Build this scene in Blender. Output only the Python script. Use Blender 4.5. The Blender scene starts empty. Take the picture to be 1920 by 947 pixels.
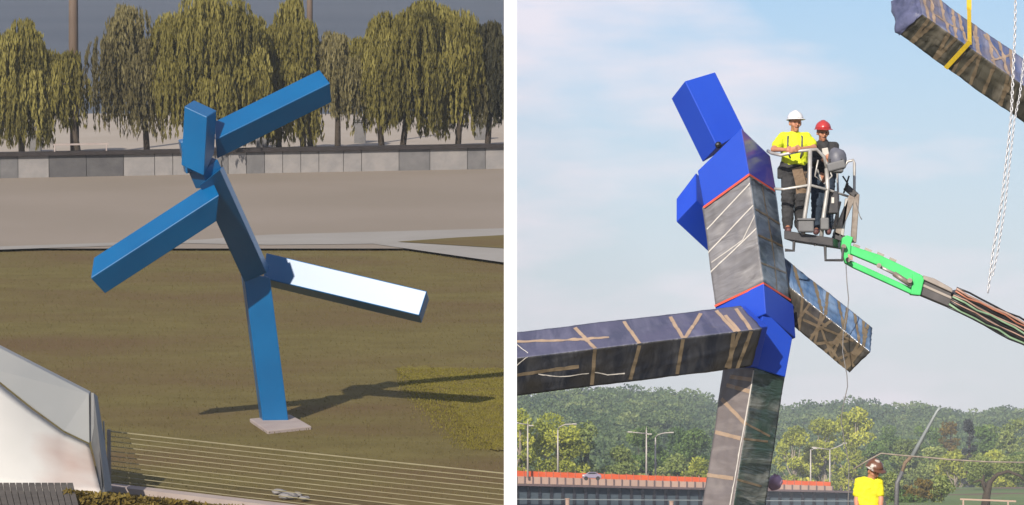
import bpy, bmesh, math, random
import numpy as np
from mathutils import Vector, Matrix, noise
random.seed(7); rng = np.random.default_rng(7)
S = bpy.context.scene
C = S.collection
PI = math.pi

# ------------------------------------------------------------------ camera, sky, sun, exposure
FPX = 8000.0                                   # focal length in photo pixels (1920 wide), a 150 mm lens
PR = math.atan(483.5 / FPX)                    # camera looks up by this much over the level ground of the building site
PL = math.atan(673.5 / FPX)                    # and down by this much over the sloping park terrace on the left
EYE = 1.12
HL = 11.7
cam_d = bpy.data.cameras.new("camera"); cam = bpy.data.objects.new("camera", cam_d); C.objects.link(cam)
cam_d.lens = 150; cam_d.sensor_width = 36; cam_d.clip_start = 1; cam_d.clip_end = 20000
cam.location = (0, 0, EYE); cam.rotation_euler = (PI / 2 + PR, 0, 0)
S.camera = cam

TO_SUN = Vector((-0.285, -0.86, 0.42)).normalized()
SUN_EL = math.asin(TO_SUN.z)
W = bpy.data.worlds.new("World"); S.world = W; W.use_nodes = True
nt = W.node_tree; bg = nt.nodes["Background"]
sky = nt.nodes.new("ShaderNodeTexSky"); sky.sky_type = 'NISHITA'; sky.sun_disc = False
sky.sun_elevation = SUN_EL; sky.sun_rotation = math.atan2(TO_SUN.x, TO_SUN.y)
sky.air_density = 1.0; sky.dust_density = 0.6; sky.ozone_density = 5.0
tc = nt.nodes.new("ShaderNodeTexCoord"); mp = nt.nodes.new("ShaderNodeMapping"); mp.inputs['Scale'].default_value = (9, 9, 32)
nz = nt.nodes.new("ShaderNodeTexNoise"); nz.inputs['Scale'].default_value = 1.6; nz.inputs['Detail'].default_value = 5
nt.links.new(tc.outputs['Generated'], mp.inputs['Vector']); nt.links.new(mp.outputs['Vector'], nz.inputs['Vector'])
rp = nt.nodes.new("ShaderNodeValToRGB"); rp.color_ramp.elements[0].position = 0.45; rp.color_ramp.elements[1].position = 0.66
rp.color_ramp.elements[0].color = (0, 0, 0, 1); rp.color_ramp.elements[1].color = (0.8, 0.8, 0.8, 1)
nt.links.new(nz.outputs['Fac'], rp.inputs['Fac'])
mx = nt.nodes.new("ShaderNodeMix"); mx.data_type = 'RGBA'
mx.inputs[7].default_value = (8.3, 7.5, 8.0, 1)          # thin high cloud
nt.links.new(rp.outputs['Color'], mx.inputs[0])
# milky summer air: the whole horizon pales
sx = nt.nodes.new("ShaderNodeSeparateXYZ"); nt.links.new(tc.outputs['Generated'], sx.inputs[0])
mr = nt.nodes.new("ShaderNodeMapRange"); mr.inputs['From Min'].default_value = 0.0; mr.inputs['From Max'].default_value = 0.13
mr.inputs['To Min'].default_value = 0.95; mr.inputs['To Max'].default_value = 0.05; nt.links.new(sx.outputs[2], mr.inputs['Value'])
hz = nt.nodes.new("ShaderNodeMix"); hz.data_type = 'RGBA'; hz.inputs[7].default_value = (6.7, 6.6, 6.9, 1)
nt.links.new(mr.outputs[0], hz.inputs[0]); nt.links.new(sky.outputs['Color'], hz.inputs[6]); nt.links.new(hz.outputs[2], mx.inputs[6])
nt.links.new(mx.outputs[2], bg.inputs['Color']); bg.inputs['Strength'].default_value = 0.096
sun_d = bpy.data.lights.new("sun", 'SUN'); sun = bpy.data.objects.new("sun", sun_d); C.objects.link(sun)
sun_d.energy = 5.0; sun_d.angle = math.radians(0.5); sun_d.color = (1.0, 0.91, 0.80)
sun.rotation_euler = TO_SUN.to_track_quat('Z', 'Y').to_euler()
S.view_settings.view_transform = 'Standard'; S.view_settings.look = 'None'; S.view_settings.exposure = 0.3; S.view_settings.gamma = 1.0
S.cycles.max_bounces = 6; S.cycles.volume_bounces = 0; S.cycles.transparent_max_bounces = 8

# ------------------------------------------------------------------ frames of reference
class Frame:
    def __init__(s, pitch, h, M): s.p, s.h, s.M = pitch, h, M
    def ray(s, px, py):
        u = (px - 960) / FPX; v = (473.5 - py) / FPX
        return Vector((u, math.cos(s.p) - v * math.sin(s.p), math.sin(s.p) + v * math.cos(s.p)))
    def P(s, px, py, D):
        r = s.ray(px, py); return Vector((0, 0, s.h)) + r * (D / r.y)
    def G(s, px, py, z=0.0):
        r = s.ray(px, py); return Vector((0, 0, s.h)) + r * ((z - s.h) / r.z)
R = Frame(PR, EYE, Matrix.Identity(4))
TERRACE = Matrix.Translation((0, 0, EYE)) @ Matrix.Rotation(PR + PL, 4, 'X') @ Matrix.Translation((0, 0, -HL))
L = Frame(-PL, HL, TERRACE)                     # the park: one rigid slope rising away by eight degrees

# ------------------------------------------------------------------ materials
def lin(c):
    return tuple((x / 255 / 12.92 if x / 255 <= 0.04045 else ((x / 255 + 0.055) / 1.055) ** 2.4) for x in c) + (1,)
def nmat(name):
    m = bpy.data.materials.new(name); m.use_nodes = True
    t = m.node_tree; return m, t, t.nodes["Principled BSDF"]
def mat(name, c1, c2=None, scale=4.0, rough=0.6, bump=0.0, bscale=None, metal=0.0, spec=0.5, stretch=(1, 1, 1), detail=6, lo=0.35, hi=0.65, coord='Object', coat=0.0, c3=None, scale3=0.3, lo3=.45, hi3=.6):
    m, t, b = nmat(name)
    b.inputs['Roughness'].default_value = rough; b.inputs['Metallic'].default_value = metal
    b.inputs['Specular IOR Level'].default_value = spec; b.inputs['Coat Weight'].default_value = coat
    tc = t.nodes.new("ShaderNodeTexCoord"); mp = t.nodes.new("ShaderNodeMapping"); mp.inputs['Scale'].default_value = stretch
    t.links.new(tc.outputs[coord], mp.inputs['Vector'])
    if c2 is None: c2 = tuple(x * 0.85 for x in c1[:3]) + (1,)
    n = t.nodes.new("ShaderNodeTexNoise"); n.inputs['Scale'].default_value = scale; n.inputs['Detail'].default_value = detail
    t.links.new(mp.outputs[0], n.inputs['Vector'])
    r = t.nodes.new("ShaderNodeValToRGB"); r.color_ramp.elements[0].position = lo; r.color_ramp.elements[1].position = hi
    r.color_ramp.elements[0].color = c1; r.color_ramp.elements[1].color = c2
    t.links.new(n.outputs['Fac'], r.inputs['Fac'])
    out = r.outputs['Color']
    if c3 is not None:
        n3 = t.nodes.new("ShaderNodeTexNoise"); n3.inputs['Scale'].default_value = scale3; n3.inputs['Detail'].default_value = 4
        t.links.new(mp.outputs[0], n3.inputs['Vector'])
        r3 = t.nodes.new("ShaderNodeValToRGB"); r3.color_ramp.elements[0].position = lo3; r3.color_ramp.elements[1].position = hi3
        t.links.new(n3.outputs['Fac'], r3.inputs['Fac'])
        x = t.nodes.new("ShaderNodeMix"); x.data_type = 'RGBA'; t.links.new(r3.outputs['Color'], x.inputs[0])
        t.links.new(out, x.inputs[6]); x.inputs[7].default_value = c3; out = x.outputs[2]
    t.links.new(out, b.inputs['Base Color'])
    if bump:
        n2 = t.nodes.new("ShaderNodeTexNoise"); n2.inputs['Scale'].default_value = bscale or scale * 4; n2.inputs['Detail'].default_value = 6
        t.links.new(mp.outputs[0], n2.inputs['Vector'])
        bp = t.nodes.new("ShaderNodeBump"); bp.inputs['Strength'].default_value = bump; bp.inputs['Distance'].default_value = 0.05
        t.links.new(n2.outputs['Fac'], bp.inputs['Height']); t.links.new(bp.outputs[0], b.inputs['Normal'])
    return m
def leafmat(name, ca, cb, cc=None):
    m, t, b = nmat(name)
    at = t.nodes.new("ShaderNodeAttribute"); at.attribute_name = "tint"
    r = t.nodes.new("ShaderNodeValToRGB"); r.color_ramp.elements[0].color = ca; r.color_ramp.elements[1].color = cb
    r.color_ramp.elements[0].position = 0; r.color_ramp.elements[1].position = 1 if cc is None else .6
    if cc is not None:
        e = r.color_ramp.elements.new(1.0); e.color = cc
    t.links.new(at.outputs['Fac'], r.inputs['Fac']); t.links.new(r.outputs['Color'], b.inputs['Base Color'])
    b.inputs['Roughness'].default_value = 0.7; b.inputs['Specular IOR Level'].default_value = 0.2
    tr = t.nodes.new("ShaderNodeBsdfTranslucent"); t.links.new(r.outputs['Color'], tr.inputs['Color'])
    ms = t.nodes.new("ShaderNodeMixShader"); ms.inputs[0].default_value = 0.3
    t.links.new(b.outputs[0], ms.inputs[1]); t.links.new(tr.outputs[0], ms.inputs[2])
    t.links.new(ms.outputs[0], t.nodes["Material Output"].inputs['Surface'])
    return m
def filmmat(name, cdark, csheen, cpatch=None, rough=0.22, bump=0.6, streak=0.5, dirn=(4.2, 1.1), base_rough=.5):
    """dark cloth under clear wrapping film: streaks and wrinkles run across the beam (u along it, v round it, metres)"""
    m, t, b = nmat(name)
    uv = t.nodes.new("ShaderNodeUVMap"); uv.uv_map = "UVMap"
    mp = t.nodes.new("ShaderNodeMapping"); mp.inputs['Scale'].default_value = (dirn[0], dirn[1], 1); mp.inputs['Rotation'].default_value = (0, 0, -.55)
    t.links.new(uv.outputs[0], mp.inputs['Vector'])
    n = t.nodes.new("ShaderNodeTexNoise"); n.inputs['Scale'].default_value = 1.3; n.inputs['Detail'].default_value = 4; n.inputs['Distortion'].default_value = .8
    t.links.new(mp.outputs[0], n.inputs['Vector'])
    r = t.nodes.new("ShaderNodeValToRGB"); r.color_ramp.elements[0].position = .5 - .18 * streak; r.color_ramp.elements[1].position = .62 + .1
    r.color_ramp.elements[0].color = cdark; r.color_ramp.elements[1].color = csheen  # sheen of the film painted into the base colour as pale streaks
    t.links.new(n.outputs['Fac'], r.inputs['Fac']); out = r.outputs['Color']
    if cpatch is not None:
        n3 = t.nodes.new("ShaderNodeTexNoise"); n3.inputs['Scale'].default_value = 1.5; n3.inputs['Detail'].default_value = 3
        t.links.new(uv.outputs[0], n3.inputs['Vector'])
        r3 = t.nodes.new("ShaderNodeValToRGB"); r3.color_ramp.elements[0].position = .45; r3.color_ramp.elements[1].position = .62
        t.links.new(n3.outputs['Fac'], r3.inputs['Fac'])
        x = t.nodes.new("ShaderNodeMix"); x.data_type = 'RGBA'; t.links.new(r3.outputs['Color'], x.inputs[0])
        t.links.new(out, x.inputs[6]); x.inputs[7].default_value = cpatch; out = x.outputs[2]
    t.links.new(out, b.inputs['Base Color'])
    b.inputs['Roughness'].default_value = base_rough
    b.inputs['Coat Weight'].default_value = 0.7; b.inputs['Coat Roughness'].default_value = rough
    n2 = t.nodes.new("ShaderNodeTexNoise"); n2.inputs['Scale'].default_value = 1.1; n2.inputs['Detail'].default_value = 3; n2.inputs['Distortion'].default_value = 1.2
    t.links.new(mp.outputs[0], n2.inputs['Vector'])
    bp = t.nodes.new("ShaderNodeBump"); bp.inputs['Strength'].default_value = bump; bp.inputs['Distance'].default_value = 0.04
    t.links.new(n2.outputs['Fac'], bp.inputs['Height']); t.links.new(bp.outputs[0], b.inputs['Normal']); t.links.new(bp.outputs[0], b.inputs['Coat Normal'])
    return m
ALB = 0.85
def c(r, g, b): return (r * ALB, g * ALB, b * ALB, 1)

M = {}
M['blueL'] = mat('blue_paint_park', c(.0, .092, .25), c(.0, .108, .285), 1.2, rough=.34, spec=.5)
M['blueR'] = mat('blue_paint_site', c(.014, .062, .50), c(.018, .078, .56), .8, rough=.42, spec=.35, bump=.03, bscale=9)
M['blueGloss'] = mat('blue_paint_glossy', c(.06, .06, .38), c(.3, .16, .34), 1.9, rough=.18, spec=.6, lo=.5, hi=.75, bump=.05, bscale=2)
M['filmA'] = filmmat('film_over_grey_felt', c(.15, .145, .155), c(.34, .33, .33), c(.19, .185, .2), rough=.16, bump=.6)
M['filmB'] = filmmat('film_over_felt_shaded_side', c(.06, .085, .12), c(.28, .33, .38), c(.10, .14, .2), rough=.2)  # torso's right sides: their darker shade is painted into the film colour
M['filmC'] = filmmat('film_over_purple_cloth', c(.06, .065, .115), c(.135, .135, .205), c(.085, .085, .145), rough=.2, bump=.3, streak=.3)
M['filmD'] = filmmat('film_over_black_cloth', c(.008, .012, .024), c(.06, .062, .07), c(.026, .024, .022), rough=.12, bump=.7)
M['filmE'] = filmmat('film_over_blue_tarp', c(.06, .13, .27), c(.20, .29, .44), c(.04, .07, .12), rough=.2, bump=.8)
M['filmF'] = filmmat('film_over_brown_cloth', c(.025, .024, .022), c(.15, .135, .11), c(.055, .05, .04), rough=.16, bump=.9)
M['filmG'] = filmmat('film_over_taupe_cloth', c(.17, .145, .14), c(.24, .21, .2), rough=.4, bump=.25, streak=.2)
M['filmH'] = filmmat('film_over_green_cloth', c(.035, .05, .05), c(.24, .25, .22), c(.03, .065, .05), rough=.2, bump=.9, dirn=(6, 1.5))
M['tape'] = mat('tan_tape', c(.42, .31, .22), c(.36, .26, .18), 6, rough=.35)
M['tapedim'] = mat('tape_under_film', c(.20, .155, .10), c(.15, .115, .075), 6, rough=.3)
M['tape_glint'] = mat('white_tape_and_glint', c(.7, .66, .6), c(.6, .57, .52), 8, rough=.5)  # real white tape, and strips painted as film glints
M['red'] = mat('red_gasket', c(.75, .10, .05), c(.6, .08, .05), 6, rough=.5)
M['yellow'] = mat('yellow_webbing', c(.72, .50, .02), c(.6, .42, .02), 30, rough=.7)
M['steel'] = mat('galvanised_tube', c(.42, .40, .37), c(.55, .53, .5), 8, rough=.4, metal=.3)
M['dsteel'] = mat('dark_steel', c(.03, .03, .035), c(.06, .055, .055), 6, rough=.5)
M['gplastic'] = mat('grey_plastic', c(.13, .13, .135), c(.17, .17, .17), 6, rough=.5)
M['brownm'] = mat('weathered_linkage', c(.2, .16, .13), c(.33, .29, .25), 9, rough=.5, metal=.3)
M['green'] = mat('green_lift_paint', c(.05, .55, .13), c(.07, .66, .18), 3, rough=.4)
M['boomg'] = mat('grey_boom_paint', c(.06, .056, .055), c(.10, .09, .088), 4, rough=.45)
M['boomt'] = mat('pale_boom_paint', c(.38, .33, .28), c(.3, .26, .23), 6, rough=.5)
M['hosek'] = mat('black_hose', c(.012, .012, .014), c(.02, .02, .02), 8, rough=.4)
M['hosep'] = mat('peach_hose', c(.5, .33, .26), c(.36, .22, .17), 6, rough=.5)
M['hoseg'] = mat('pale_green_hose', c(.3, .45, .28), c(.22, .36, .22), 6, rough=.5)
M['hoser'] = mat('rust_hose', c(.35, .12, .07), c(.5, .2, .12), 6, rough=.5)
M['chain'] = mat('bright_chain', c(.75, .75, .76), c(.6, .6, .62), 20, rough=.35, metal=.2)
M['wire'] = mat('thin_cable', c(.16, .16, .17), c(.22, .2, .18), 6, rough=.5)
M['skin'] = mat('skin', c(.50, .22, .13), c(.58, .27, .16), 9, rough=.55)
M['shirt'] = mat('hi_vis_shirt', c(.80, .88, .02), c(.70, .80, .02), 5, rough=.8, bump=.5, bscale=14)
M['shirt2'] = mat('hi_vis_yellow_shirt', c(.85, .78, .01), c(.72, .7, .02), 5, rough=.8, bump=.5, bscale=14)
M['helw'] = mat('white_helmet', c(.85, .85, .84), c(.8, .8, .8), 3, rough=.3)
M['helb'] = mat('white_helmet_brown_shading', c(.6, .56, .5), c(.16, .07, .04), 7, rough=.35, lo=.42, hi=.5)  # white hat, its brown shading painted in as blotches
M['helr'] = mat('red_helmet', c(.42, .03, .03), c(.5, .05, .05), 3, rough=.3)
M['dcloth'] = mat('dark_cloth', c(.03, .03, .033), c(.05, .05, .052), 10, rough=.9, bump=.5, bscale=16)
M['navy'] = mat('navy_jeans', c(.02, .035, .06), c(.03, .05, .08), 10, rough=.9, bump=.5, bscale=16)
M['khaki'] = mat('khaki_cloth', c(.26, .18, .12), c(.2, .14, .09), 10, rough=.9, bump=.5, bscale=16)
M['olive'] = mat('olive_cloth', c(.22, .22, .05), c(.16, .17, .05), 10, rough=.9)
M['boot'] = mat('boot_leather', c(.16, .06, .055), c(.08, .04, .04), 20, rough=.6)
M['dark'] = mat('near_black', c(.01, .01, .01), c(.015, .015, .015), 5, rough=.4)
M['strap'] = mat('grey_strap', c(.12, .12, .10), c(.16, .15, .13), 20, rough=.8)
M['lawn'] = mat('dry_lawn', c(.132, .106, .036), c(.170, .140, .050), 2.6, rough=.95, bump=.5, bscale=22, spec=.1, c3=c(.136, .092, .042), scale3=.5, lo3=.42, hi3=.68, detail=12, lo=.3, hi=.7)
_t = M['lawn'].node_tree; _m = [n for n in _t.nodes if n.type == 'MAPPING'][0]; _m.inputs['Rotation'].default_value = (0, 0, .5); _m.inputs['Scale'].default_value = (.24, .42, 1)
M['lawn2'] = mat('fresh_lawn', c(.18, .155, .027), c(.225, .19, .038), 3, rough=.95, bump=.7, bscale=20, spec=.1, c3=c(.17, .135, .045), scale3=1.3, lo3=.4, hi3=.62)
M['plaza'] = mat('beige_plaza', c(0.2558, 0.2154, 0.17), c(0.2813, 0.237, 0.1913), .12, rough=.9, bump=.15, bscale=8, spec=.2)
M['path'] = mat('pale_path', c(0.2933, 0.2759, 0.2465), c(0.3259, 0.3089, 0.2805), .4, rough=.9, spec=.2)
M['quay'] = mat('pale_quay', c(0.3644, 0.3145, 0.2551), c(0.3991, 0.349, 0.2891), .2, rough=.9, spec=.2)
M['stoneA'] = mat('pale_stone', c(0.2739, 0.2558, 0.2425), c(0.224, 0.2139, 0.2078), 2.0, rough=.85, bump=.3)
M['stoneB'] = mat('mid_stone', c(0.166, 0.1601, 0.1574), c(0.1282, 0.1258, 0.126), 2.0, rough=.85, bump=.3)
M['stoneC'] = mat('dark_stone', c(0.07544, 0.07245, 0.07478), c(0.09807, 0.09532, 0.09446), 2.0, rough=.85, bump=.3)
M['coping'] = mat('dark_coping', c(.018, .013, .011), c(.028, .02, .018), 3, rough=.8)
M['water'] = mat('river_water', c(0.07544, 0.0877, 0.1023), c(0.09053, 0.103, 0.1181), .05, rough=.55, bump=.4, bscale=.6, spec=.15, stretch=(.4, 1, 1))
M['polew'] = mat('weathered_pole', c(0.164, 0.1148, 0.0779), c(0.1066, 0.0738, 0.0533), 1.6, rough=.8, stretch=(1, 1, .25))
M['bark'] = mat('bark', c(.055, .04, .028), c(.085, .065, .045), 6, rough=.95, bump=.6)
M['barkp'] = mat('pale_bark', c(.38, .32, .25), c(.24, .2, .16), 2, rough=.9)
M['concw'] = mat('white_roof_membrane', c(.56, .55, .51), c(.60, .585, .545), .8, rough=.7, c3=c(.44, .33, .28), scale3=.32, lo3=.5, hi3=.68)
M['zinc'] = mat('shade_grey_cladding', c(.24, .25, .25), c(.28, .285, .28), .6, rough=.5, metal=.0)  # parapet's shade painted in as a grey base colour
M['zincd'] = mat('dark_zinc', c(.10, .105, .11), c(.15, .155, .155), 1.2, rough=.5)
M['deck'] = mat('grey_deck_board', c(.06, .053, .047), c(.085, .075, .065), 2, rough=.85, stretch=(1, 6, 1))
M['slab'] = mat('base_slab', c(.33, .27, .25), c(.38, .32, .29), 2, rough=.9)
M['cable'] = mat('railing_cable', c(.30, .27, .16), c(.25, .22, .13), 2, rough=.5)
M['white'] = mat('white_render', (.86, .86, .86, 1), (.84, .84, .84, 1), .5, rough=.9, spec=.1)
M['parapet'] = mat('peach_parapet', c(.52, .36, .28), c(.45, .31, .24), .2, rough=.8)
M['girder'] = mat('blue_grey_girder', c(.06, .085, .105), c(.075, .10, .12), .15, rough=.6)
M['deckedge'] = mat('deck_edge', c(.16, .11, .11), c(.12, .09, .09), .2, rough=.8)
M['omesh'] = mat('orange_safety_mesh', c(.78, .14, .04), c(.68, .11, .03), .3, rough=.8)
M['lampm'] = mat('lamp_post_paint', c(.55, .50, .45), c(.48, .44, .4), .3, rough=.5)
M['carp'] = mat('car_paint', c(.30, .26, .36), c(.26, .23, .32), .6, rough=.3, coat=.5)
M['glass'] = mat('dark_glass', c(.02, .022, .03), c(.03, .03, .035), 1, rough=.1)
M['pink'] = mat('lilac_plastic', c(.52, .34, .48), c(.45, .3, .42), 6, rough=.5)
M['siteg'] = mat('site_ground', c(.16, .14, .10), c(.12, .11, .07), .3, rough=.95, bump=.4)
M['bank'] = mat('green_bank', c(.10, .17, .035), c(.16, .22, .05), .12, rough=.95, c3=c(.16, .08, .05), scale3=.05, lo3=.55, hi3=.6)
M['hillg'] = mat('wood_floor', c(.03, .05, .025), c(.04, .06, .03), .1, rough=.95)
M['grey'] = mat('grey_metal_pole', c(.34, .38, .38), c(.28, .31, .31), .6, rough=.5)
LF = {}
LF['willow'] = leafmat('willow_leaf', c(.085, .075, .018), c(.235, .205, .05), c(.34, .30, .085))
LF['willowg'] = leafmat('grey_willow_leaf', c(.10, .085, .035), c(.22, .19, .08), c(.30, .26, .12))
LF['willowd'] = leafmat('dark_leaf', c(.035, .035, .018), c(.07, .065, .03), c(.12, .1, .04))
LF['yellowg'] = leafmat('yellow_green_leaf', c(.2, .235, .04), c(.50, .54, .08), c(.78, .74, .12))
LF['olive'] = leafmat('olive_leaf', c(.14, .19, .05), c(.32, .39, .11), c(.48, .52, .17))
LF['green'] = leafmat('green_leaf', c(.07, .13, .035), c(.18, .28, .07), c(.29, .38, .10))
LF['hill'] = leafmat('hill_leaf', c(.07, .12, .055), c(.17, .24, .09), c(.30, .36, .13))
LF['slate'] = leafmat('slate_leaf', c(.05, .06, .06), c(.10, .115, .115), c(.14, .15, .14))
LF['amber'] = leafmat('amber_leaf', c(.12, .085, .02), c(.24, .18, .04), c(.32, .22, .05))

# ------------------------------------------------------------------ object helpers
LOC = {}
def props(o, label=None, cat=None, group=None, kind=None):
    if label: o['label'] = label
    if cat: o['category'] = cat
    if group: o['group'] = group
    if kind: o['kind'] = kind
    return o
def thing(name, label, cat, F, loc, group=None):
    o = bpy.data.objects.new(name, None); C.objects.link(o); o.empty_display_size = .3
    loc = Vector(loc); o.matrix_world = F.M @ Matrix.Translation(loc); LOC[o.name] = (loc, F)
    return props(o, label, cat, group)
def link(name, me, m, parent=None, F=None, loc=(0, 0, 0)):
    """me holds frame coordinates; an object of its own sits at loc, a child at its thing's origin"""
    o = bpy.data.objects.new(name, me); C.objects.link(o)
    if m is not None and not me.materials: me.materials.append(m)
    if parent is not None:
        l, F = LOC[parent.name]; o.parent = parent; LOC[o.name] = (l, F); me.transform(Matrix.Translation(-l))
    else:
        loc = Vector(loc); me.transform(Matrix.Translation(-loc)); o.matrix_world = F.M @ Matrix.Translation(loc); LOC[o.name] = (loc, F)
    return o
class MB:
    def __init__(s): s.v = []; s.f = []
    def add(s, vs, fs):
        n = len(s.v); s.v += [Vector(x) for x in vs]; s.f += [tuple(i + n for i in f) for f in fs]; return s
    def hexa(s, p):      # 8 points: ring a 0-3, ring b 4-7
        return s.add(p, [(3, 2, 1, 0), (4, 5, 6, 7), (0, 1, 5, 4), (1, 2, 6, 5), (2, 3, 7, 6), (3, 0, 4, 7)])
    def box(s, ctr, size, rot=None):
        m = (rot.to_3x3() if rot is not None else Matrix.Identity(3)); ctr = Vector(ctr); hx, hy, hz = [x / 2 for x in size]
        return s.hexa([ctr + m @ Vector(q) for q in ((-hx, -hy, -hz), (hx, -hy, -hz), (hx, hy, -hz), (-hx, hy, -hz), (-hx, -hy, hz), (hx, -hy, hz), (hx, hy, hz), (-hx, hy, hz))])
    def bar(s, a, b, w, h, up=(0, 0, 1)):
        a = Vector(a); b = Vector(b); t = (b - a).normalized(); x = t.cross(Vector(up))
        if x.length < 1e-4: x = t.cross(Vector((1, 0, 0)))
        x.normalize(); y = x.cross(t)
        r = [(-w / 2, -h / 2), (w / 2, -h / 2), (w / 2, h / 2), (-w / 2, h / 2)]
        return s.hexa([a + x * i + y * j for i, j in r] + [b + x * i + y * j for i, j in r])
    def tube(s, pts, r, n=8):
        pts = [Vector(p) for p in pts]; rr = r if isinstance(r, (list, tuple)) else [r] * len(pts)
        vs = []; fs = []
        for i, p in enumerate(pts):
            t = (pts[min(i + 1, len(pts) - 1)] - pts[max(i - 1, 0)]).normalized()
            x = t.cross(Vector((0.13, 0.96, 0.2))); x.normalize(); y = t.cross(x)
            for k in range(n):
                a = 2 * PI * k / n; vs.append(p + (x * math.cos(a) + y * math.sin(a)) * rr[i])
        for i in range(len(pts) - 1):
            for k in range(n): fs.append((i * n + k, i * n + (k + 1) % n, (i + 1) * n + (k + 1) % n, (i + 1) * n + k))
        fs.append(tuple(range(n - 1, -1, -1))); fs.append(tuple((len(pts) - 1) * n + k for k in range(n)))
        return s.add(vs, fs)
    def poly(s, pts, thick=0, d=(0, 0, -1)):
        d = Vector(d) * thick; n = len(pts); pts = [Vector(p) for p in pts]
        if thick: return s.add(pts + [p + d for p in pts], [tuple(range(n)), tuple(range(2 * n - 1, n - 1, -1))] + [(i, n + i, n + (i + 1) % n, (i + 1) % n) for i in range(n)])
        return s.add(pts, [tuple(range(n))])
    def ball(s, ctr, r, n=10, sq=(1, 1, 1)):
        bm = bmesh.new(); bmesh.ops.create_uvsphere(bm, u_segments=n, v_segments=max(4, n // 2 + 1), radius=r)
        vs = [Vector((v.co.x * sq[0], v.co.y * sq[1], v.co.z * sq[2])) + Vector(ctr) for v in bm.verts]; fs = [tuple(v.index for v in f.verts) for f in bm.faces]
        bm.free(); return s.add(vs, fs)
    def mesh(s, name, smooth=False, fix=True):
        me = bpy.data.meshes.new(name); me.from_pydata([tuple(v) for v in s.v], [], s.f)
        if fix:
            bm = bmesh.new(); bm.from_mesh(me); bmesh.ops.recalc_face_normals(bm, faces=bm.faces); bm.to_mesh(me); bm.free()
        if smooth: me.polygons.foreach_set('use_smooth', [True] * len(me.polygons))
        me.update(); return me
    def build(s, name, m, parent=None, F=None, loc=None, smooth=False, bevel=0, fix=True):
        if parent is None and loc is None:
            loc = sum(s.v, Vector()) / len(s.v); loc.z = min(v.z for v in s.v)
        o = link(name, s.mesh(name, smooth, fix), m, parent, F, loc or (0, 0, 0))
        if bevel:
            b = o.modifiers.new('bevel', 'BEVEL'); b.width = bevel; b.segments = 2; b.limit_method = 'ANGLE'
        return o

# ---- beams with a square section, set out from three of their long edges
def beam_pts(F, a, b, Da, Db, off=None):
    a = [Vector(p) for p in a]; b = [Vector(p) for p in b]
    ax = ((b[0] + b[1] + b[2]) - (a[0] + a[1] + a[2])).normalized(); n = Vector((-ax.y, ax.x)); ppm = FPX / ((Da + Db) / 2)
    an = ((a[0] - a[1]).dot(n) + (b[0] - b[1]).dot(n)) / 2 / ppm; bn = ((a[2] - a[1]).dot(n) + (b[2] - b[1]).dot(n)) / 2 / ppm
    if off: d0, d2 = off
    else:
        Pq = max(-an * bn, 1e-4); q = an * an - bn * bn; x = (q + math.sqrt(q * q + 4 * Pq * Pq)) / 2
        d2 = math.sqrt(max(x, 1e-6)); d0 = Pq / d2
    # straight parallel edges: a mean section, carried along the axis and cut where the outline ends
    ca = F.P(*((a[0] + a[2]) / 2), Da + (d0 + d2) / 2); cb = F.P(*((b[0] + b[2]) / 2), Db + (d0 + d2) / 2)
    mid1 = (F.P(a[1].x, a[1].y, Da) + F.P(b[1].x, b[1].y, Db)) / 2; t = (F.P(b[1].x, b[1].y, Db) - F.P(a[1].x, a[1].y, Da)).normalized()
    out = []; oe = Vector((0, 0, F.h)); edges = []
    for k, dd in ((0, d0), (1, 0), (2, d2)):
        edges.append((F.P(a[k].x, a[k].y, Da + dd) + F.P(b[k].x, b[k].y, Db + dd)) / 2)
    for e in (a, b):
        q = []
        for k in range(3):
            # the point of this edge line nearest to the sight ray through the outline point
            r = F.ray(e[k].x, e[k].y).normalized(); w0 = edges[k] - oe; bb = t.dot(r); q.append(edges[k] + t * ((bb * r.dot(w0) - t.dot(w0)) / (1 - bb * bb)))
        out += [q[0], q[1], q[2], q[0] + q[2] - q[1]]
    return out
def solid_beam(name, m, parent, pts, bevel=.012):
    return MB().hexa(pts).build(name, m, parent, bevel=bevel)
WRAP = {}
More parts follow.
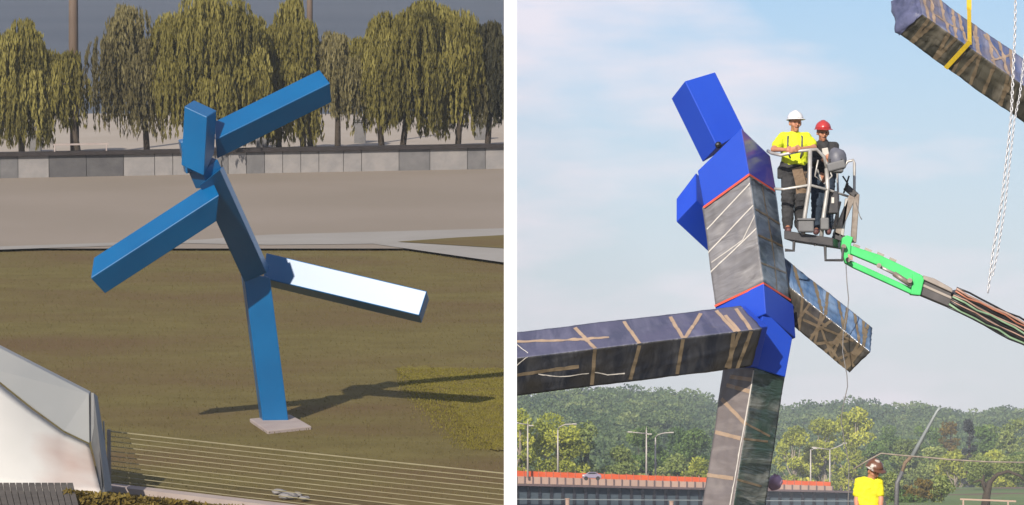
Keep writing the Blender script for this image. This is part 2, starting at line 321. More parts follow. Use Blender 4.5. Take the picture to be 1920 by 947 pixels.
def wrapped_beam(name, mats, parent, pts, amp=.012, cell=.035):
    """box of four gridded sides with a sagging, wrinkled skin. mats: one per side (01,12,23,30)"""
    A, B = pts[:4], pts[4:]; Lm = sum((B[i] - A[i]).length for i in range(4)) / 4; nu = max(6, int(Lm / cell)); per = []
    for k in range(4):
        w = (A[(k + 1) % 4] - A[k]).length; nk = max(3, int(w / cell)); per += [(k, j / nk, w) for j in range(nk)]
    ctrA = sum(A, Vector()) / 4; ctrB = sum(B, Vector()) / 4; nv = len(per); v = []; uvs = []; seed = random.random() * 50
    vv = 0; vlist = []
    for i, (k, t, w) in enumerate(per):
        vlist.append(vv); nxt = per[(i + 1) % nv]; vv += (nxt[1] - t if nxt[0] == k else 1 - t) * w
    for iu in range(nu + 1):
        u = iu / nu
        for (k, t, w) in per:
            p = (A[k].lerp(A[(k + 1) % 4], t)).lerp(B[k].lerp(B[(k + 1) % 4], t), u)
            ctr = ctrA.lerp(ctrB, u); out = (p - ctr).normalized()
            edge = min(t, 1 - t) * w
            uu = u * Lm; w1 = (k + t) * .62
            rid = 1 - abs(noise.noise(Vector((uu * 2.2 + w1 * 5 + seed, w1 * 1.6 - uu * .9, seed)))) * 4
            rid2 = 1 - abs(noise.noise(Vector((uu * 6.5 - w1 * 3, w1 * 4 + seed, 3)))) * 4
            d = noise.noise(p * 1.6 + Vector((seed, 0, 0))) * amp + (max(0, rid) * .9 + max(0, rid2) * .5) * amp * (1 if edge > .05 else .3) - (amp * .5 if edge > .04 else 0)
            v.append(p + out * d)
    f = []; mi = []; uvf = []
    for iu in range(nu):
        for j in range(nv):
            j2 = (j + 1) % nv
            f.append((iu * nv + j, iu * nv + j2, (iu + 1) * nv + j2, (iu + 1) * nv + j)); mi.append(per[j][0])
            va, vb = vlist[j], (vlist[j2] if j2 else vv)
            ua, ub = iu / nu * Lm + seed, (iu + 1) / nu * Lm + seed; uvf += [(ua, va), (ua, vb), (ub, vb), (ub, va)]
    f.append(tuple(range(nv - 1, -1, -1))); mi.append(1); uvf += [(0, 0)] * nv
    f.append(tuple(nu * nv + j for j in range(nv))); mi.append(1); uvf += [(0, 0)] * nv
    me = bpy.data.meshes.new(name); me.from_pydata([tuple(x) for x in v], [], f)
    uvl = me.uv_layers.new(name="UVMap"); uvl.data.foreach_set('uv', [x for q in uvf for x in q])
    for m in mats: me.materials.append(m)
    me.polygons.foreach_set('material_index', mi); me.polygons.foreach_set('use_smooth', [True] * (len(f) - 2) + [False] * 2)
    bm = bmesh.new(); bm.from_mesh(me); bmesh.ops.recalc_face_normals(bm, faces=bm.faces); bm.to_mesh(me); bm.free()
    o = link(name, me, None, parent); WRAP[id(pts)] = o
    return o
def onface(F, pts, side, px, py, lift=.012):
    k = side; a, b, cc = pts[k], pts[(k + 1) % 4], pts[4 + k]
    n = (b - a).cross(cc - a).normalized(); o = Vector((0, 0, F.h)); r = F.ray(px, py)
    if n.dot(o - a) < 0: n = -n
    return o + r * ((a + n * lift - o).dot(n) / r.dot(n)), n
def tape(F, pts, parent, side, pl, w=.05, m='tape', name='tape', lift=.010):
    """a strip of tape stuck on one side of a beam along the polyline pl"""
    P = [onface(F, pts, side, x, y, lift) for x, y in pl]; n = P[0][1]; q0 = [p for p, _ in P]; q = []
    for a, b in zip(q0[:-1], q0[1:]):
        k = max(1, int((b - a).length / .035)); q += [a.lerp(b, i / k) for i in range(k)]
    q.append(q0[-1]); vs = []; fs = []
    for i, p in enumerate(q):
        t = (q[min(i + 1, len(q) - 1)] - q[max(i - 1, 0)]).normalized(); s_ = n.cross(t) * w * .42
        s_ = s_ * (1 + (.12 if m not in ('yellow', 'red') else 0) * noise.noise(p * 9)); vs += [p - s_, p, p + s_]
    for i in range(len(q) - 1):
        for k in range(2): a = 3 * i + k; fs.append((a, a + 1, a + 4, a + 3))
    b = MB().add(vs, fs); o = b.build(name, M[m], parent, fix=False)
    if id(pts) in WRAP and m not in ('yellow', 'red'):            # the strip clings to the wrinkled film under it
        sw = o.modifiers.new('cling', 'SHRINKWRAP'); sw.target = WRAP[id(pts)]; sw.wrap_method = 'NEAREST_SURFACEPOINT'; sw.wrap_mode = 'ABOVE_SURFACE'; sw.offset = .004
    so = o.modifiers.new('thickness', 'SOLIDIFY'); so.thickness = .002 if m != 'yellow' else .008; so.offset = 0
    return o

def band(F, pts, parent, u0, skew, sides=(0, 1), w=.055, mats=('tape', 'tapedim')):
    """tape wound over the visible sides of a beam, starting u0 along it and slanting by skew"""
    A, B = pts[:4], pts[4:]
    for k in sides:
        ua, ub = (u0 + skew * (k), u0 + skew * (k + 1)); a = A[k].lerp(B[k], ua); b = A[k + 1].lerp(B[k + 1], ub); nn = (A[k + 1] - A[k]).cross(B[k] - A[k]).normalized()
        if nn.dot(a - (sum(A, Vector()) + sum(B, Vector())) / 8) < 0: nn = -nn
        q = [a.lerp(b, i / 12) + nn * .03 for i in range(13)]; t = (b - a).normalized(); sd = nn.cross(t) * w * .42; vs = []; fs = []
        for p in q: vs += [p - sd, p, p + sd]
        for i in range(12):
            for c_ in range(2): e = 3 * i + c_; fs.append((e, e + 1, e + 4, e + 3))
        o = MB().add(vs, fs).build('tape', M[mats[k]], parent, fix=False)
        sw = o.modifiers.new('cling', 'SHRINKWRAP'); sw.target = WRAP[id(pts)]; sw.wrap_mode = 'ABOVE_SURFACE'; sw.offset = .004
        so = o.modifiers.new('thickness', 'SOLIDIFY'); so.thickness = .002; so.offset = 0
# ---- leaves
def leafmesh(name, P, size, m, tint, droop=None, asp=.55):
    """one small four-sided leaf face per row of P"""
    N = len(P); P = np.asarray(P, float); size = np.broadcast_to(np.asarray(size, float), (N,))
    a = rng.normal(size=(N, 3)); a /= np.linalg.norm(a, axis=1)[:, None]
    if droop is not None: a = a * .25 + np.array(droop); a /= np.linalg.norm(a, axis=1)[:, None]
    b = rng.normal(size=(N, 3)); b -= (b * a).sum(1)[:, None] * a; b /= np.linalg.norm(b, axis=1)[:, None]
    A = a * size[:, None] / 2; B = b * size[:, None] * asp / 2
    V = np.stack([P - A, P + B * .9, P + A, P - B * .9], 1).reshape(-1, 3)
    me = bpy.data.meshes.new(name); me.vertices.add(4 * N); me.vertices.foreach_set('co', V.ravel())
    me.loops.add(4 * N); me.loops.foreach_set('vertex_index', np.arange(4 * N))
    me.polygons.add(N); me.polygons.foreach_set('loop_start', np.arange(N) * 4)
    me.update(calc_edges=True); me.validate()
    at = me.attributes.new('tint', 'FLOAT', 'POINT'); at.data.foreach_set('value', np.repeat(np.clip(tint, 0, 1), 4).astype(np.float32))
    me.materials.append(m); return me
def clump_points(clumps, per, squash=.75):
    P = []; T = []
    for (cx, cy, cz, r) in clumps:
        n = int(per * r * r); d = rng.normal(size=(n, 3)); d /= np.linalg.norm(d, axis=1)[:, None]
        rad = r * (1 - np.abs(rng.normal(0, .22, n))) ; p = d * rad[:, None]; p[:, 2] *= squash
        P.append(p + (cx, cy, cz)); T.append(np.clip(rng.normal(.45, .12, n) + rng.normal(0, .2), 0, 1))
    return np.concatenate(P), np.concatenate(T)
def broad_tree(F, base, h, w, lf, label, cat='tree', group=None, trunk_frac=.25, leaf=.5, per=95, bark='bark', name='tree', nclump=26, cr=.2, lean=0):
    t = thing(name, label, cat, F, base, group); base = Vector(base)
    cl = []; z0 = h * trunk_frac
    for i in range(nclump):
        u = rng.random(); a = rng.random() * 2 * PI; zz = z0 + (h - z0) * (.08 + .87 * u)
        prof = math.sin(PI * min(1, .16 + .8 * u)) ** .7
        rr = w / 2 * prof * math.sqrt(rng.random()) * .85
        cl.append((base.x + rr * math.cos(a) + lean * u, base.y + rr * math.sin(a), base.z + zz, w * cr * (.6 + .7 * rng.random())))
    P, T = clump_points(cl, per)
    link('crown', leafmesh('crown', P, rng.uniform(.6, 1.4, len(P)) * leaf, LF[lf], T), None, t)
    b = MB(); top = base + Vector((lean * .5, 0, h * .72))
    b.tube([base - Vector((0, 0, .3)), base.lerp(top, .4) + Vector((w * .02, 0, 0)), top], [h * .026, h * .018, h * .006], 7)
    b.build('trunk', M[bark], t, smooth=True)
    b = MB()
    for i in range(0, nclump, 2):
        s_ = base.lerp(top, .3 + .5 * random.random()); e = Vector(cl[i][:3]); m_ = s_.lerp(e, .5) + Vector((0, 0, -.03 * h))
        b.tube([s_, m_, e], [h * .009, h * .006, h * .003], 5)
    b.build('limb', M[bark], t, smooth=True)
    return t
def willow(px, top, left, right, bottom, trunk_px, lf, label, D=186.0, strands=330, thin=1.0):
    F = L; ppm = FPX / D; g = F.G(trunk_px, 302 if px < 400 else 294, .55); D = g.y
    base = g; t = thing('willow_tree', label, 'tree', F, base, 'willow trees behind the river wall')
    topz = F.P(px, top, D).z; botz = max(F.P(px, bottom, D).z, .5); xc = F.P((left + right) / 2, 0, D).x; hw = (right - left) / 2 / ppm * 1.14
    P = []; T = []; limbs = []
    H = topz - botz
    nb = 20; strands = int(strands * 2.2)
    heads = []
    for i in range(nb):          # boughs: each a bulging head from which strands spill
        a = 2 * PI * i / nb + rng.random() * .8; q = math.sqrt(rng.random()) * .8; up = 1 - .5 * q ** 2 - .45 * rng.random() ** 1.5
        heads.append((xc + hw * q * math.cos(a), D + hw * q * math.sin(a) * .9, botz + H * max(up, .35), hw * rng.uniform(.2, .4), rng.normal(0, .2)))
    heads.append((xc + (px - (left + right) / 2) / ppm, D, topz - .35 * hw, hw * .36, .1))
    for i in range(strands):
        hx, hy, hz, hr, tb = heads[int(rng.integers(len(heads)))]
        a = rng.random() * 2 * PI; q = math.sqrt(rng.random())
        x = hx + hr * q * math.cos(a); y = hy + hr * q * math.sin(a); z = hz + hr * .8 * math.sqrt(max(0, 1 - q * q)) * .9
        z = min(z, topz)
        ln = min(rng.uniform(.15, .62) * H, z - botz + rng.uniform(-.1, .5)); ln = max(ln, .4)
        n = max(4, int(ln / .05)); s_ = np.linspace(0, 1, n); sway = rng.normal(0, .12, 2); outx = (x - hx) * .5; outy = (y - hy) * .5
        X = x + outx * np.sqrt(s_) + sway[0] * s_ ** 2 + rng.normal(0, .035, n); Y = y + outy * np.sqrt(s_) + sway[1] * s_ ** 2 + rng.normal(0, .035, n)
        Z = z - ln * s_ + rng.normal(0, .02, n)
        keep = (rng.random(n) < thin); P.append(np.stack([X, Y, Z], 1)[keep])
        T.append(np.clip(rng.normal(.52 + tb, .1) + rng.normal(0, .05, n) - .2 * s_ ** 2, 0, 1)[keep])
    P = np.concatenate(P); T = np.concatenate(T)
    ok = P[:, 0] < (956 - 960) / FPX * P[:, 1]; P = P[ok]; T = T[ok]
    link('crown', leafmesh('crown', P, rng.uniform(.16, .36, len(P)), LF[lf], T, droop=(0, 0, -1), asp=.26), None, t)
    b = MB(); tp = Vector((base.x * .75 + xc * .25, D, botz + H * .55)); mid = base.lerp(tp, .5) + Vector((rng.normal(0, .12), 0, 0))
    b.tube([base - Vector((0, 0, .2)), mid, tp], [.15, .11, .07], 7); b.build('trunk', M['bark'], t, smooth=True)
    b = MB()
    for (hx, hy, hz, hr, tb) in heads:
        s_ = base.lerp(tp, .55 + .4 * random.random()); e = Vector((hx, hy, hz)); b.tube([s_, s_.lerp(e, .5) + Vector((0, 0, .3)), e], [.06, .04, .02], 5)
    b.build('limb', M['bark'], t, smooth=True)
    return t

# ================================================================== LEFT: the park terrace
EDGE = 957
def sheet(name, m, pts, z, kind='structure'):
    q = [L.G(x, y, z) if not isinstance(x, Vector) else x for x, y in pts]
    o = MB().poly(q).build(name, m, None, L, loc=(0, 0, 0), fix=False); o['kind'] = kind; return o
def groundgrid(name, m, x0, x1f, y0, y1, z, amp, ny=90, nx=60):
    v = []; f = []
    for j in range(ny + 1):
        y = y0 + (y1 - y0) * j / ny; x1 = x1f(y)
        for i in range(nx + 1):
            x = x0 + (x1 - x0) * i / nx; v.append(Vector((x, y, z + amp * noise.noise(Vector((x * .35, y * .35, 0))))))
    for j in range(ny):
        for i in range(nx): a = j * (nx + 1) + i; f.append((a, a + 1, a + nx + 2, a + nx + 1))
    b = MB().add(v, f); o = b.build(name, m, None, L, loc=(0, 0, 0), smooth=True, fix=False); o['kind'] = 'structure'; return o
ex = lambda y: (EDGE - 960) / FPX * y
groundgrid('lawn', M['lawn'], -60, ex, 60, 152, -.02, .014)
sheet('plaza', M['plaza'], [(-2600, 466), (EDGE, 466), (EDGE, 300), (-2600, 300)], .06)
sheet('path', M['path'], [(-400, 470), (0, 468), (350, 456), (500, 459), (700, 457), (944, 492), (EDGE, 494), (EDGE, 427), (944, 428), (500, 440), (380, 449), (0, 462), (-400, 466)], .075)
sheet('grass_wedge', M['lawn'], [(745, 453), (EDGE, 466), (EDGE, 440), (860, 445)], .09)
pts = []
for i in range(40):
    a = i / 40 * 2 * PI; pts.append((0, 0))
# fresh grass patch with an uneven outline
out = [(742, 693), (770, 686), (820, 688), (880, 690), (EDGE, 692), (EDGE, 846), (925, 842), (905, 818), (890, 806), (868, 790), (862, 772), (840, 752), (800, 728), (772, 716)]
dense = []
for i in range(len(out)):
    a = Vector(out[i]); b_ = Vector(out[(i + 1) % len(out)])
    for k in range(7):
        p = a.lerp(b_, k / 7)
        if p.x < EDGE - 1: p = p + Vector((random.uniform(-9, 9), random.uniform(-3, 3)))
        dense.append((min(p.x, EDGE), p.y))
sheet('fresh_grass', M['lawn2'], dense, .004)
# grass blades scattered over the near lawn
n = 40000
Dy = rng.uniform(82, 140, n); X = rng.uniform(-.125, 0, n) * Dy; X = np.minimum(X, -3 / FPX * Dy - .05)
P = np.stack([X, Dy, np.full(n, .0) + rng.uniform(-.01, .02, n)], 1)
sh = link('grass', leafmesh('grass', P, rng.uniform(.02, .055, n), leafmat('dry_grass_blade', c(.12, .095, .033), c(.155, .125, .044), c(.175, .145, .052)), rng.random(n), droop=(0, 0, 1), asp=.5), None, None, L)
sh['kind'] = 'stuff'
n = 14000; q = []
while len(q) < n:
    px, py = random.uniform(745, 955), random.uniform(690, 842)
    e_ = 700 + (px - 745) * .95 + 20 - py + random.gauss(0, 14)
    if e_ > 0: q.append(L.G(px, py, .012))
sh = link('fresh_grass_blades', leafmesh('fresh_grass_blades', [tuple(x) for x in q], rng.uniform(.025, .06, n), leafmat('fresh_grass_blade', c(.15, .13, .02), c(.21, .18, .03), c(.26, .22, .04)), rng.random(n), droop=(0, 0, 1), asp=.5), None, None, L)
sh['kind'] = 'stuff'
# quay behind the wall, river

w = MB(); a = L.G(-2600, 228, .2); b_ = L.G(EDGE, 228, .2); far = 482
w.poly([a, b_, Vector((ex(far), far, .2)), Vector((a.x * 2.2, far, .2))]); o = w.build('river', M['water'], None, L, loc=(0, 0, 0), fix=False); o['kind'] = 'structure'

# river wall: stone blocks one by one
wl = thing('river_wall', 'low stone block wall with dark coping along the river walk', 'wall', L, L.G(480, 330))
def wallpt(px, z):      # plan line of the wall
    y = 337 - 18 * px / 944; g = L.G(px, y); return Vector((g.x, g.y, z))
x = -160.0; k = 0; WH = .98
blk = MB()
while x < EDGE:
    wd = random.choice([34, 46, 58, 70]); x2 = min(x + wd, EDGE)
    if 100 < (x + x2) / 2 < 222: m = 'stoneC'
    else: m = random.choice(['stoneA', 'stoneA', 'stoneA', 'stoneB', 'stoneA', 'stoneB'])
    a, b_ = wallpt(x + .6, 0), wallpt(x2 - .6, 0); pr = random.uniform(0, .03)
    nrm = Vector((-(b_ - a).y, (b_ - a).x, 0)).normalized()
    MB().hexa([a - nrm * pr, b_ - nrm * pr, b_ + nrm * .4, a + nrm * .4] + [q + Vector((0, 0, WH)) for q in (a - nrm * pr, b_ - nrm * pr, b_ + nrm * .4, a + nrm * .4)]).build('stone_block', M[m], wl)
    x = x2
a, b_ = wallpt(-160, WH + .06), wallpt(EDGE, WH + .06)
MB().bar(a + Vector((0, .15, 0)), b_ + Vector((0, .15, 0)), .66, .15).build('coping', M['coping'], wl)
qa, qb = wallpt(-2000, .55), wallpt(EDGE, .55); q1_, q2_ = L.G(EDGE, 214, .55), L.G(-2000, 210, .55)
MB().poly([qa + Vector((0, .2, 0)), qb + Vector((0, .2, 0)), q1_, q2_]).build('quay', M['quay'], None, L, loc=(0, 0, 0), fix=False)['kind'] = 'structure'
# bench-like rail on the wall by the left pole
rl = thing('handrail', 'short pale handrail on the dark wall panel at the left pole', 'handrail', L, wallpt(150, WH + .12))
for px in (103, 200): MB().bar(wallpt(px, WH + .1), wallpt(px, WH + .42), .05, .05).build('post', M['slab'], rl)
MB().bar(wallpt(100, WH + .42), wallpt(204, WH + .42), .05, .07).build('rail', M['slab'], rl)
# quay boxes behind the trees
for px, w_, h_, py, lab in ((675, 22, .95, 268, 'pale grey stone plinth between willow trunks near the middle'), (1195 * .36 + 460 + 10, 22, .9, 262, 'pale grey stone plinth under the far right willow'), (66, 22, .8, 285, 'pale grey stone plinth beside the leftmost willow trunk'), (492, 22, .8, 276, 'pale grey stone plinth below the raised blue arm')):
    g = L.G(px, py, .55); b = MB(); b.box(g + Vector((0, 0, h_ / 2)), (w_ / 43, .5, h_)); b.box(g + Vector((0, 0, h_ + .04)), (w_ / 43 + .1, .6, .08))
    props(b.build('stone_plinth', M['stoneB'], None, L), lab, 'plinth', 'stone plinths on the quay')
# tall poles
for (px, wpx, py, label) in ((139, 17, 297, 'thick brown weathered pole rising between the two leftmost willows'), (581, 11, 290, 'slimmer brown pole rising behind the middle willows')):
    g = L.G(px, py, .5); D = g.y; r = wpx / 2 * D / FPX
    t = thing('tall_pole', label, 'pole', L, g, 'tall poles on the river walk')
    MB().tube([g, g + Vector((0, 0, 5)), g + Vector((.05, 0, 11))], [r * .85, r, r * .92], 12).build('shaft', M['polew'], t, smooth=True)
    MB().tube([g - Vector((0, 0, .1)), g + Vector((0, 0, .28))], [r * 1.5, r * 1.3], 12).build('footing', M['coping'], t)
    b = MB(); b.tube([g + Vector((r * .9, -r * .3, .1)), g + Vector((r * .9, -r * .3, 11))], r * .28, 6); b.build('conduit', M['coping'], t)
# willows
willow(42, 36, -12, 98, 258, 42, 'willow', 'olive willow with a straight trunk at the far left, leftmost in view')
willow(128, 98, 90, 158, 236, 150, 'willow', 'small low willow just beside the thick left pole', strands=170)
willow(235, 12, 176, 292, 244, 277, 'willowg', 'thin greyish willow right of the thick left pole', strands=300, thin=.75)
willow(385, -6, 296, 480, 240, 392, 'willow', 'broad tall willow directly behind the blue head block', strands=640)
willow(480, 28, 438, 520, 250, 524, 'willow', 'narrow willow behind the raised blue arm', strands=260)
willow(545, -4, 498, 590, 255, 570, 'willow', 'tall narrow willow in front of the slimmer pole', strands=330)
willow(632, 58, 582, 672, 206, 633, 'willowg', 'low willow with a crooked trunk past the tip of the raised arm', strands=240)
willow(712, 26, 664, 760, 232, 718, 'willow', 'willow on the left shoulder of the big right hand clump', strands=330)
willow(800, -6, 720, 892, 236, 752, 'willow', 'largest willow, right of centre, with a dark straight trunk', strands=620)
willow(850, 30, 790, 900, 240, 857, 'willow', 'willow with a thin forked pale trunk behind the largest one', strands=260)
willow(922, 38, 884, 958, 226, 912, 'willowd', 'dark leaved willow at the white divider', strands=330)

# the blue sculpture in the park
ct = L.P(515, 797, 94)
sc = thing('blue_sculpture', 'blue striding figure of square beams standing on a small slab in the lawn', 'sculpture', L, Vector((ct.x, 94.3, 0)))
bl = M['blueL']
def LB(name, a, b, Da, Db, off=None): return solid_beam(name, bl, sc, beam_pts(L, a, b, Da, Db, off), .02)
LB('standing_leg', [(488, 797), (494, 799), (542, 795)], [(452, 512), (457, 514), (506, 520)], 94, 93.9)
LB('torso', [(452, 532), (500, 512), (506, 503)], [(380, 345), (412, 318), (418, 312)], 93.9, 91.0)
LB('lowered_arm', [(180, 490), (170, 522), (199, 554)], [(394, 332), (411, 366), (404, 412)], 90.5, 91.0)
LB('raised_arm', [(402, 226), (404, 262), (407, 298)], [(600, 132), (619, 156), (622, 192)], 91.5, 92.2)
LB('head', [(343, 199), (388, 219), (404, 207)], [(342, 310), (382, 330), (404, 288)], 90.9, 91.0)
LB('collar', [(334, 262), (338, 266), (380, 256)], [(345, 322), (349, 326), (386, 318)], 91.5, 91.5)
LB('neck', [(350, 308), (378, 322), (411, 298)], [(364, 355), (392, 354), (422, 336)], 91.2, 91.3)
LB('lifted_leg', [(499, 475), (494, 522), (497, 534)], [(801, 545), (786, 592), (790, 608)], 95.0, 94.1)
o = MB().poly([L.G(468, 785, .05), L.G(502, 808, .05), L.G(584, 799, .05), L.G(545, 777, .05)], .2).build('base_slab', M['slab'], None, L, bevel=.02)
props(o, 'pale square slab under the foot of the blue sculpture', 'slab')

# cable railing
rg = thing('cable_railing', 'low railing of thin pale horizontal cables across the foot of the lawn', 'railing', L, L.G(205, 913))
def railpt(px, t):   # t 0 = bottom, 1 = top
    g = L.G(px, 913 + (px - 205) * .118); return Vector((g.x, g.y, .03 + 1.08 * t))
for k in range(12):
    t = k / 11; q = [railpt(205, t), railpt(450, t) - Vector((0, 0, .012)), railpt(700, t) - Vector((0, 0, .012)), railpt(EDGE, t)]
    MB().tube(q, .009 if k < 11 else .014, 6).build('cable', M['cable'], rg)
for px in (205, EDGE - 3): MB().bar(railpt(px, -.05), railpt(px, 1.03), .07, .07).build('post', M['stoneA'], rg)
kb = MB(); kb.bar(railpt(205, -.03) + Vector((0, -.25, .02)), railpt(EDGE, -.03) + Vector((0, -.25, .02)), .35, .14); props(kb.build('kerb', M['slab'], None, L), kind='structure')
# stones lying by the railing
for i, (px, py, s_) in enumerate(((522, 922, .12), (540, 930, .16), (556, 927, .10), (572, 934, .09))):
    b = MB().ball(L.G(px, py, .05), s_, 8, (1.3, .9, .5))
    for v in b.v: v += Vector((noise.noise(v * 9), noise.noise(v * 9 + Vector((5, 0, 0))), 0)) * .05
    props(b.build('stone', M['stoneA'], None, L), ['leftmost small grey stone in the grass by the railing', 'largest grey stone in the grass by the railing', 'small grey stone just right of the largest one', 'rightmost small grey stone in the grass by the railing'][i], 'stone', 'loose stones by the railing')

# white roofed pavilion, bottom left
pv = thing('pavilion', 'white sloping roofed pavilion with grey parapet at the bottom left of the lawn', 'building', L, L.G(100, 930))
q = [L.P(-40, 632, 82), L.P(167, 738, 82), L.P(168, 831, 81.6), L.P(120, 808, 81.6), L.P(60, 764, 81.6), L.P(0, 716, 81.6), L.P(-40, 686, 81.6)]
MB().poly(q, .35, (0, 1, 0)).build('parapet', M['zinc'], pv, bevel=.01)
tops = [(-40, 692), (0, 720), (60, 768), (120, 811), (167, 833)]; bots = [(-40, 908), (0, 911), (60, 917), (120, 922), (189, 922)]
vs = []; fs = []; NR = 10
for i in range(25):
    u = i / 24 * 4; k = min(3, int(u)); u -= k
    a_ = Vector(tops[k]).lerp(Vector(tops[k + 1]), u); b_ = Vector(bots[k]).lerp(Vector(bots[k + 1]), u)
    for j in range(NR + 1):
        w_ = j / NR; p = a_.lerp(b_, w_); vs.append(L.P(p.x, p.y, 81.5 - 2.3 * w_))
n0 = len(vs); vs += [v - Vector((0, 0, .14)) for v in vs]
for i in range(24):
    for j in range(NR): a = i * (NR + 1) + j; fs += [(a, a + 1, a + NR + 2, a + NR + 1), (n0 + a + NR + 1, n0 + a + NR + 2, n0 + a + 1, n0 + a)]
    a = i * (NR + 1); fs.append((a, a + NR + 1, n0 + a + NR + 1, n0 + a)); a += NR; fs.append((a + NR + 1, a, n0 + a, n0 + a + NR + 1))
for j in range(NR):
    fs.append((j + 1, j, n0 + j, n0 + j + 1)); a = 24 * (NR + 1) + j; fs.append((a, a + 1, n0 + a + 1, n0 + a))
MB().add(vs, fs).build('roof', M['concw'], pv, smooth=True)
q = [L.P(171, 736, 81.9), L.P(178, 742, 82.3), L.P(205, 917, 80.0), L.P(192, 922, 79.3), L.P(171, 833, 81.6)]
MB().poly(q, .05, (1, 0, -.2)).build('side_cladding', M['zincd'], pv)
for x0 in (178, 186, 194):
    MB().tube([L.P(x0, 752 + (x0 - 170) * 1.6, 82.1), L.P(x0 + 6, 915, 81)], .018, 6).build('downpipe', M['zinc' if x0 != 186 else 'dark'], pv)
MB().box((L.P(70, 975, 80.4)), (2.4, 2.0, 1.4)).build('wall', M['zincd'], pv)
# deck boards and shrub strip under the roof edge
dk = thing('deck', 'dark grey boarded deck under the pavilion roof at the bottom left corner', 'deck', L, L.G(60, 940, .0))
for i in range(14):
    x0 = -30 + i * 12; a0, a1 = L.P(x0, 905, 78.9), L.P(x0 + 10.5, 905, 78.9); b0, b1 = L.P(x0 + 14, 962, 77.6), L.P(x0 + 24.5, 962, 77.6)
    MB().poly([a0, a1, b1, b0], .05).build('board', M['deck'], dk)
n = 2600; px = rng.uniform(120, 470, n); py = rng.uniform(0, 1, n) * 34 + 917 + (px - 120) * .10
P = [tuple(L.P(a, b_, 78.5 + random.uniform(-.1, .1))) for a, b_ in zip(px, py)]
o = link('ground_cover', leafmesh('ground_cover', P, rng.uniform(.08, .16, n), LF['amber'], rng.random(n) * .8), None, None, L); o['kind'] = 'stuff'
MB().poly([L.P(118, 926, 78.7), L.P(470, 962, 78.7), L.P(470, 985, 78.3), L.P(118, 965, 78.3)], .1).build('planting_soil', M['lawn'], None, L)['kind'] = 'structure'

# retaining wall that carries the cut edge of the terrace down to the level ground
q = [TERRACE @ Vector((ex(y), y, -.05)) for y in (78, 120, 200, 300, 400, 482)]
w = MB()
w.add([p for p in q] + [Vector((p.x, p.y, -.2)) for p in q] + [p - Vector((.3, 0, 0)) for p in q] + [Vector((p.x - .3, p.y, -.2)) for p in q],
      [(i, i + 1, i + 7, i + 6) for i in range(5)] + [(12 + i, 12 + i + 1, 12 + i + 7, 12 + i + 6) for i in range(5)] + [(0, 6, 18, 12), (5, 11, 23, 17)])
props(w.build('retaining_wall', M['stoneA'], None, R), kind='structure')

# ================================================================== the white divider, added to cover the seam between the halves
b = MB(); Dd = 30.0; x0 = (945 - 960) / FPX * Dd; x1 = (969 - 960) / FPX * Dd
b.box(((x0 + x1) / 2, Dd + .06, 2.75), (x1 - x0, .12, 5.6)); o = b.build('added_divider', M['white'], None, R)
props(o, 'slim tall plain white pillar added between the park and the building site', 'pillar')

# ================================================================== RIGHT: the building site
g = MB(); g.poly([(-400, -60, 0), (1500, -60, 0), (1500, 2300, 0), (-400, 2300, 0)]); props(g.build('ground', M['siteg'], None, R, loc=(0, 0, 0), fix=False), kind='structure')
DS = 59.0
sb = R.P(1375, 1106, DS)
st = thing('wrapped_sculpture', 'blue sculpture being assembled, its beams wrapped in film and tape', 'sculpture', R, (sb.x, DS + .4, 0))
blr = M['blueR']
# standing leg
leg = beam_pts(R, [(1362, 688), (1415, 690), (1476, 706)], [(1287, 1110), (1350, 1112), (1405, 1108)], DS, DS + .1)
wrapped_beam('standing_leg', [M['filmG'], M['filmH'], M['filmH'], M['filmG']], st, leg)
for pl, s_ in (([(1368, 706), (1409, 712)], 0), ([(1362, 722), (1405, 734)], 0), ([(1352, 748), (1398, 796)], 0), ([(1340, 810), (1388, 822)], 0), ([(1322, 890), (1374, 897)], 0), ([(1388, 822), (1440, 828)], 1), ([(1374, 897), (1428, 912)], 1), ([(1392, 790), (1444, 818)], 1)):
    tape(R, leg, st, s_, pl, .065 if s_ == 0 else .035, 'tape' if s_ == 0 else 'tapedim')
tape(R, leg, st, 0, [(1412, 694), (1400, 765), (1388, 830), (1375, 905), (1362, 975)], .022, 'tape_glint', 'seam_tape', .02)
# knee
knee = beam_pts(R, [(1340, 574), (1432, 531), (1488, 571)], [(1345, 625), (1436, 588), (1492, 634)], DS - .05, DS - .05)
solid_beam('hip_collar', blr, st, knee)
knl = beam_pts(R, [(1398, 600), (1432, 580), (1487, 634)], [(1370, 690), (1412, 689), (1472, 707)], DS + .0, DS + .05)
solid_beam('knee', blr, st, knl)
# torso
tor = beam_pts(R, [(1319, 389), (1405, 327), (1453, 358)], [(1340, 574), (1432, 531), (1483, 563)], DS - .02, DS)
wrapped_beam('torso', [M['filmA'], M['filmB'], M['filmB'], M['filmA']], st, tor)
for pl, s_, w_ in (([(1325, 430), (1405, 345)], 0, .03), ([(1326, 475), (1412, 385)], 0, .03), ([(1330, 512), (1418, 428)], 0, .03), ([(1334, 492), (1392, 450), (1416, 402)], 0, .02), ([(1418, 392), (1464, 420)], 1, .035), ([(1422, 440), (1470, 462)], 1, .035), ([(1426, 492), (1476, 512)], 1, .03), ([(1430, 344), (1452, 480), (1458, 545)], 1, .03)):
    tape(R, tor, st, s_, pl, w_ * (.6 if s_ == 0 else 1), 'tape_glint' if w_ < .031 and s_ == 0 else 'tapedim')  # white strips on the left side are painted film glints
for s_, a0, a1 in ((0, (1319, 389), (1405, 327)), (1, (1405, 327), (1453, 358)), (0, (1340, 574), (1432, 531)), (1, (1432, 531), (1483, 563))):
    tape(R, tor, st, s_, [a0, a1], .035, 'red', 'red_seam', .03)
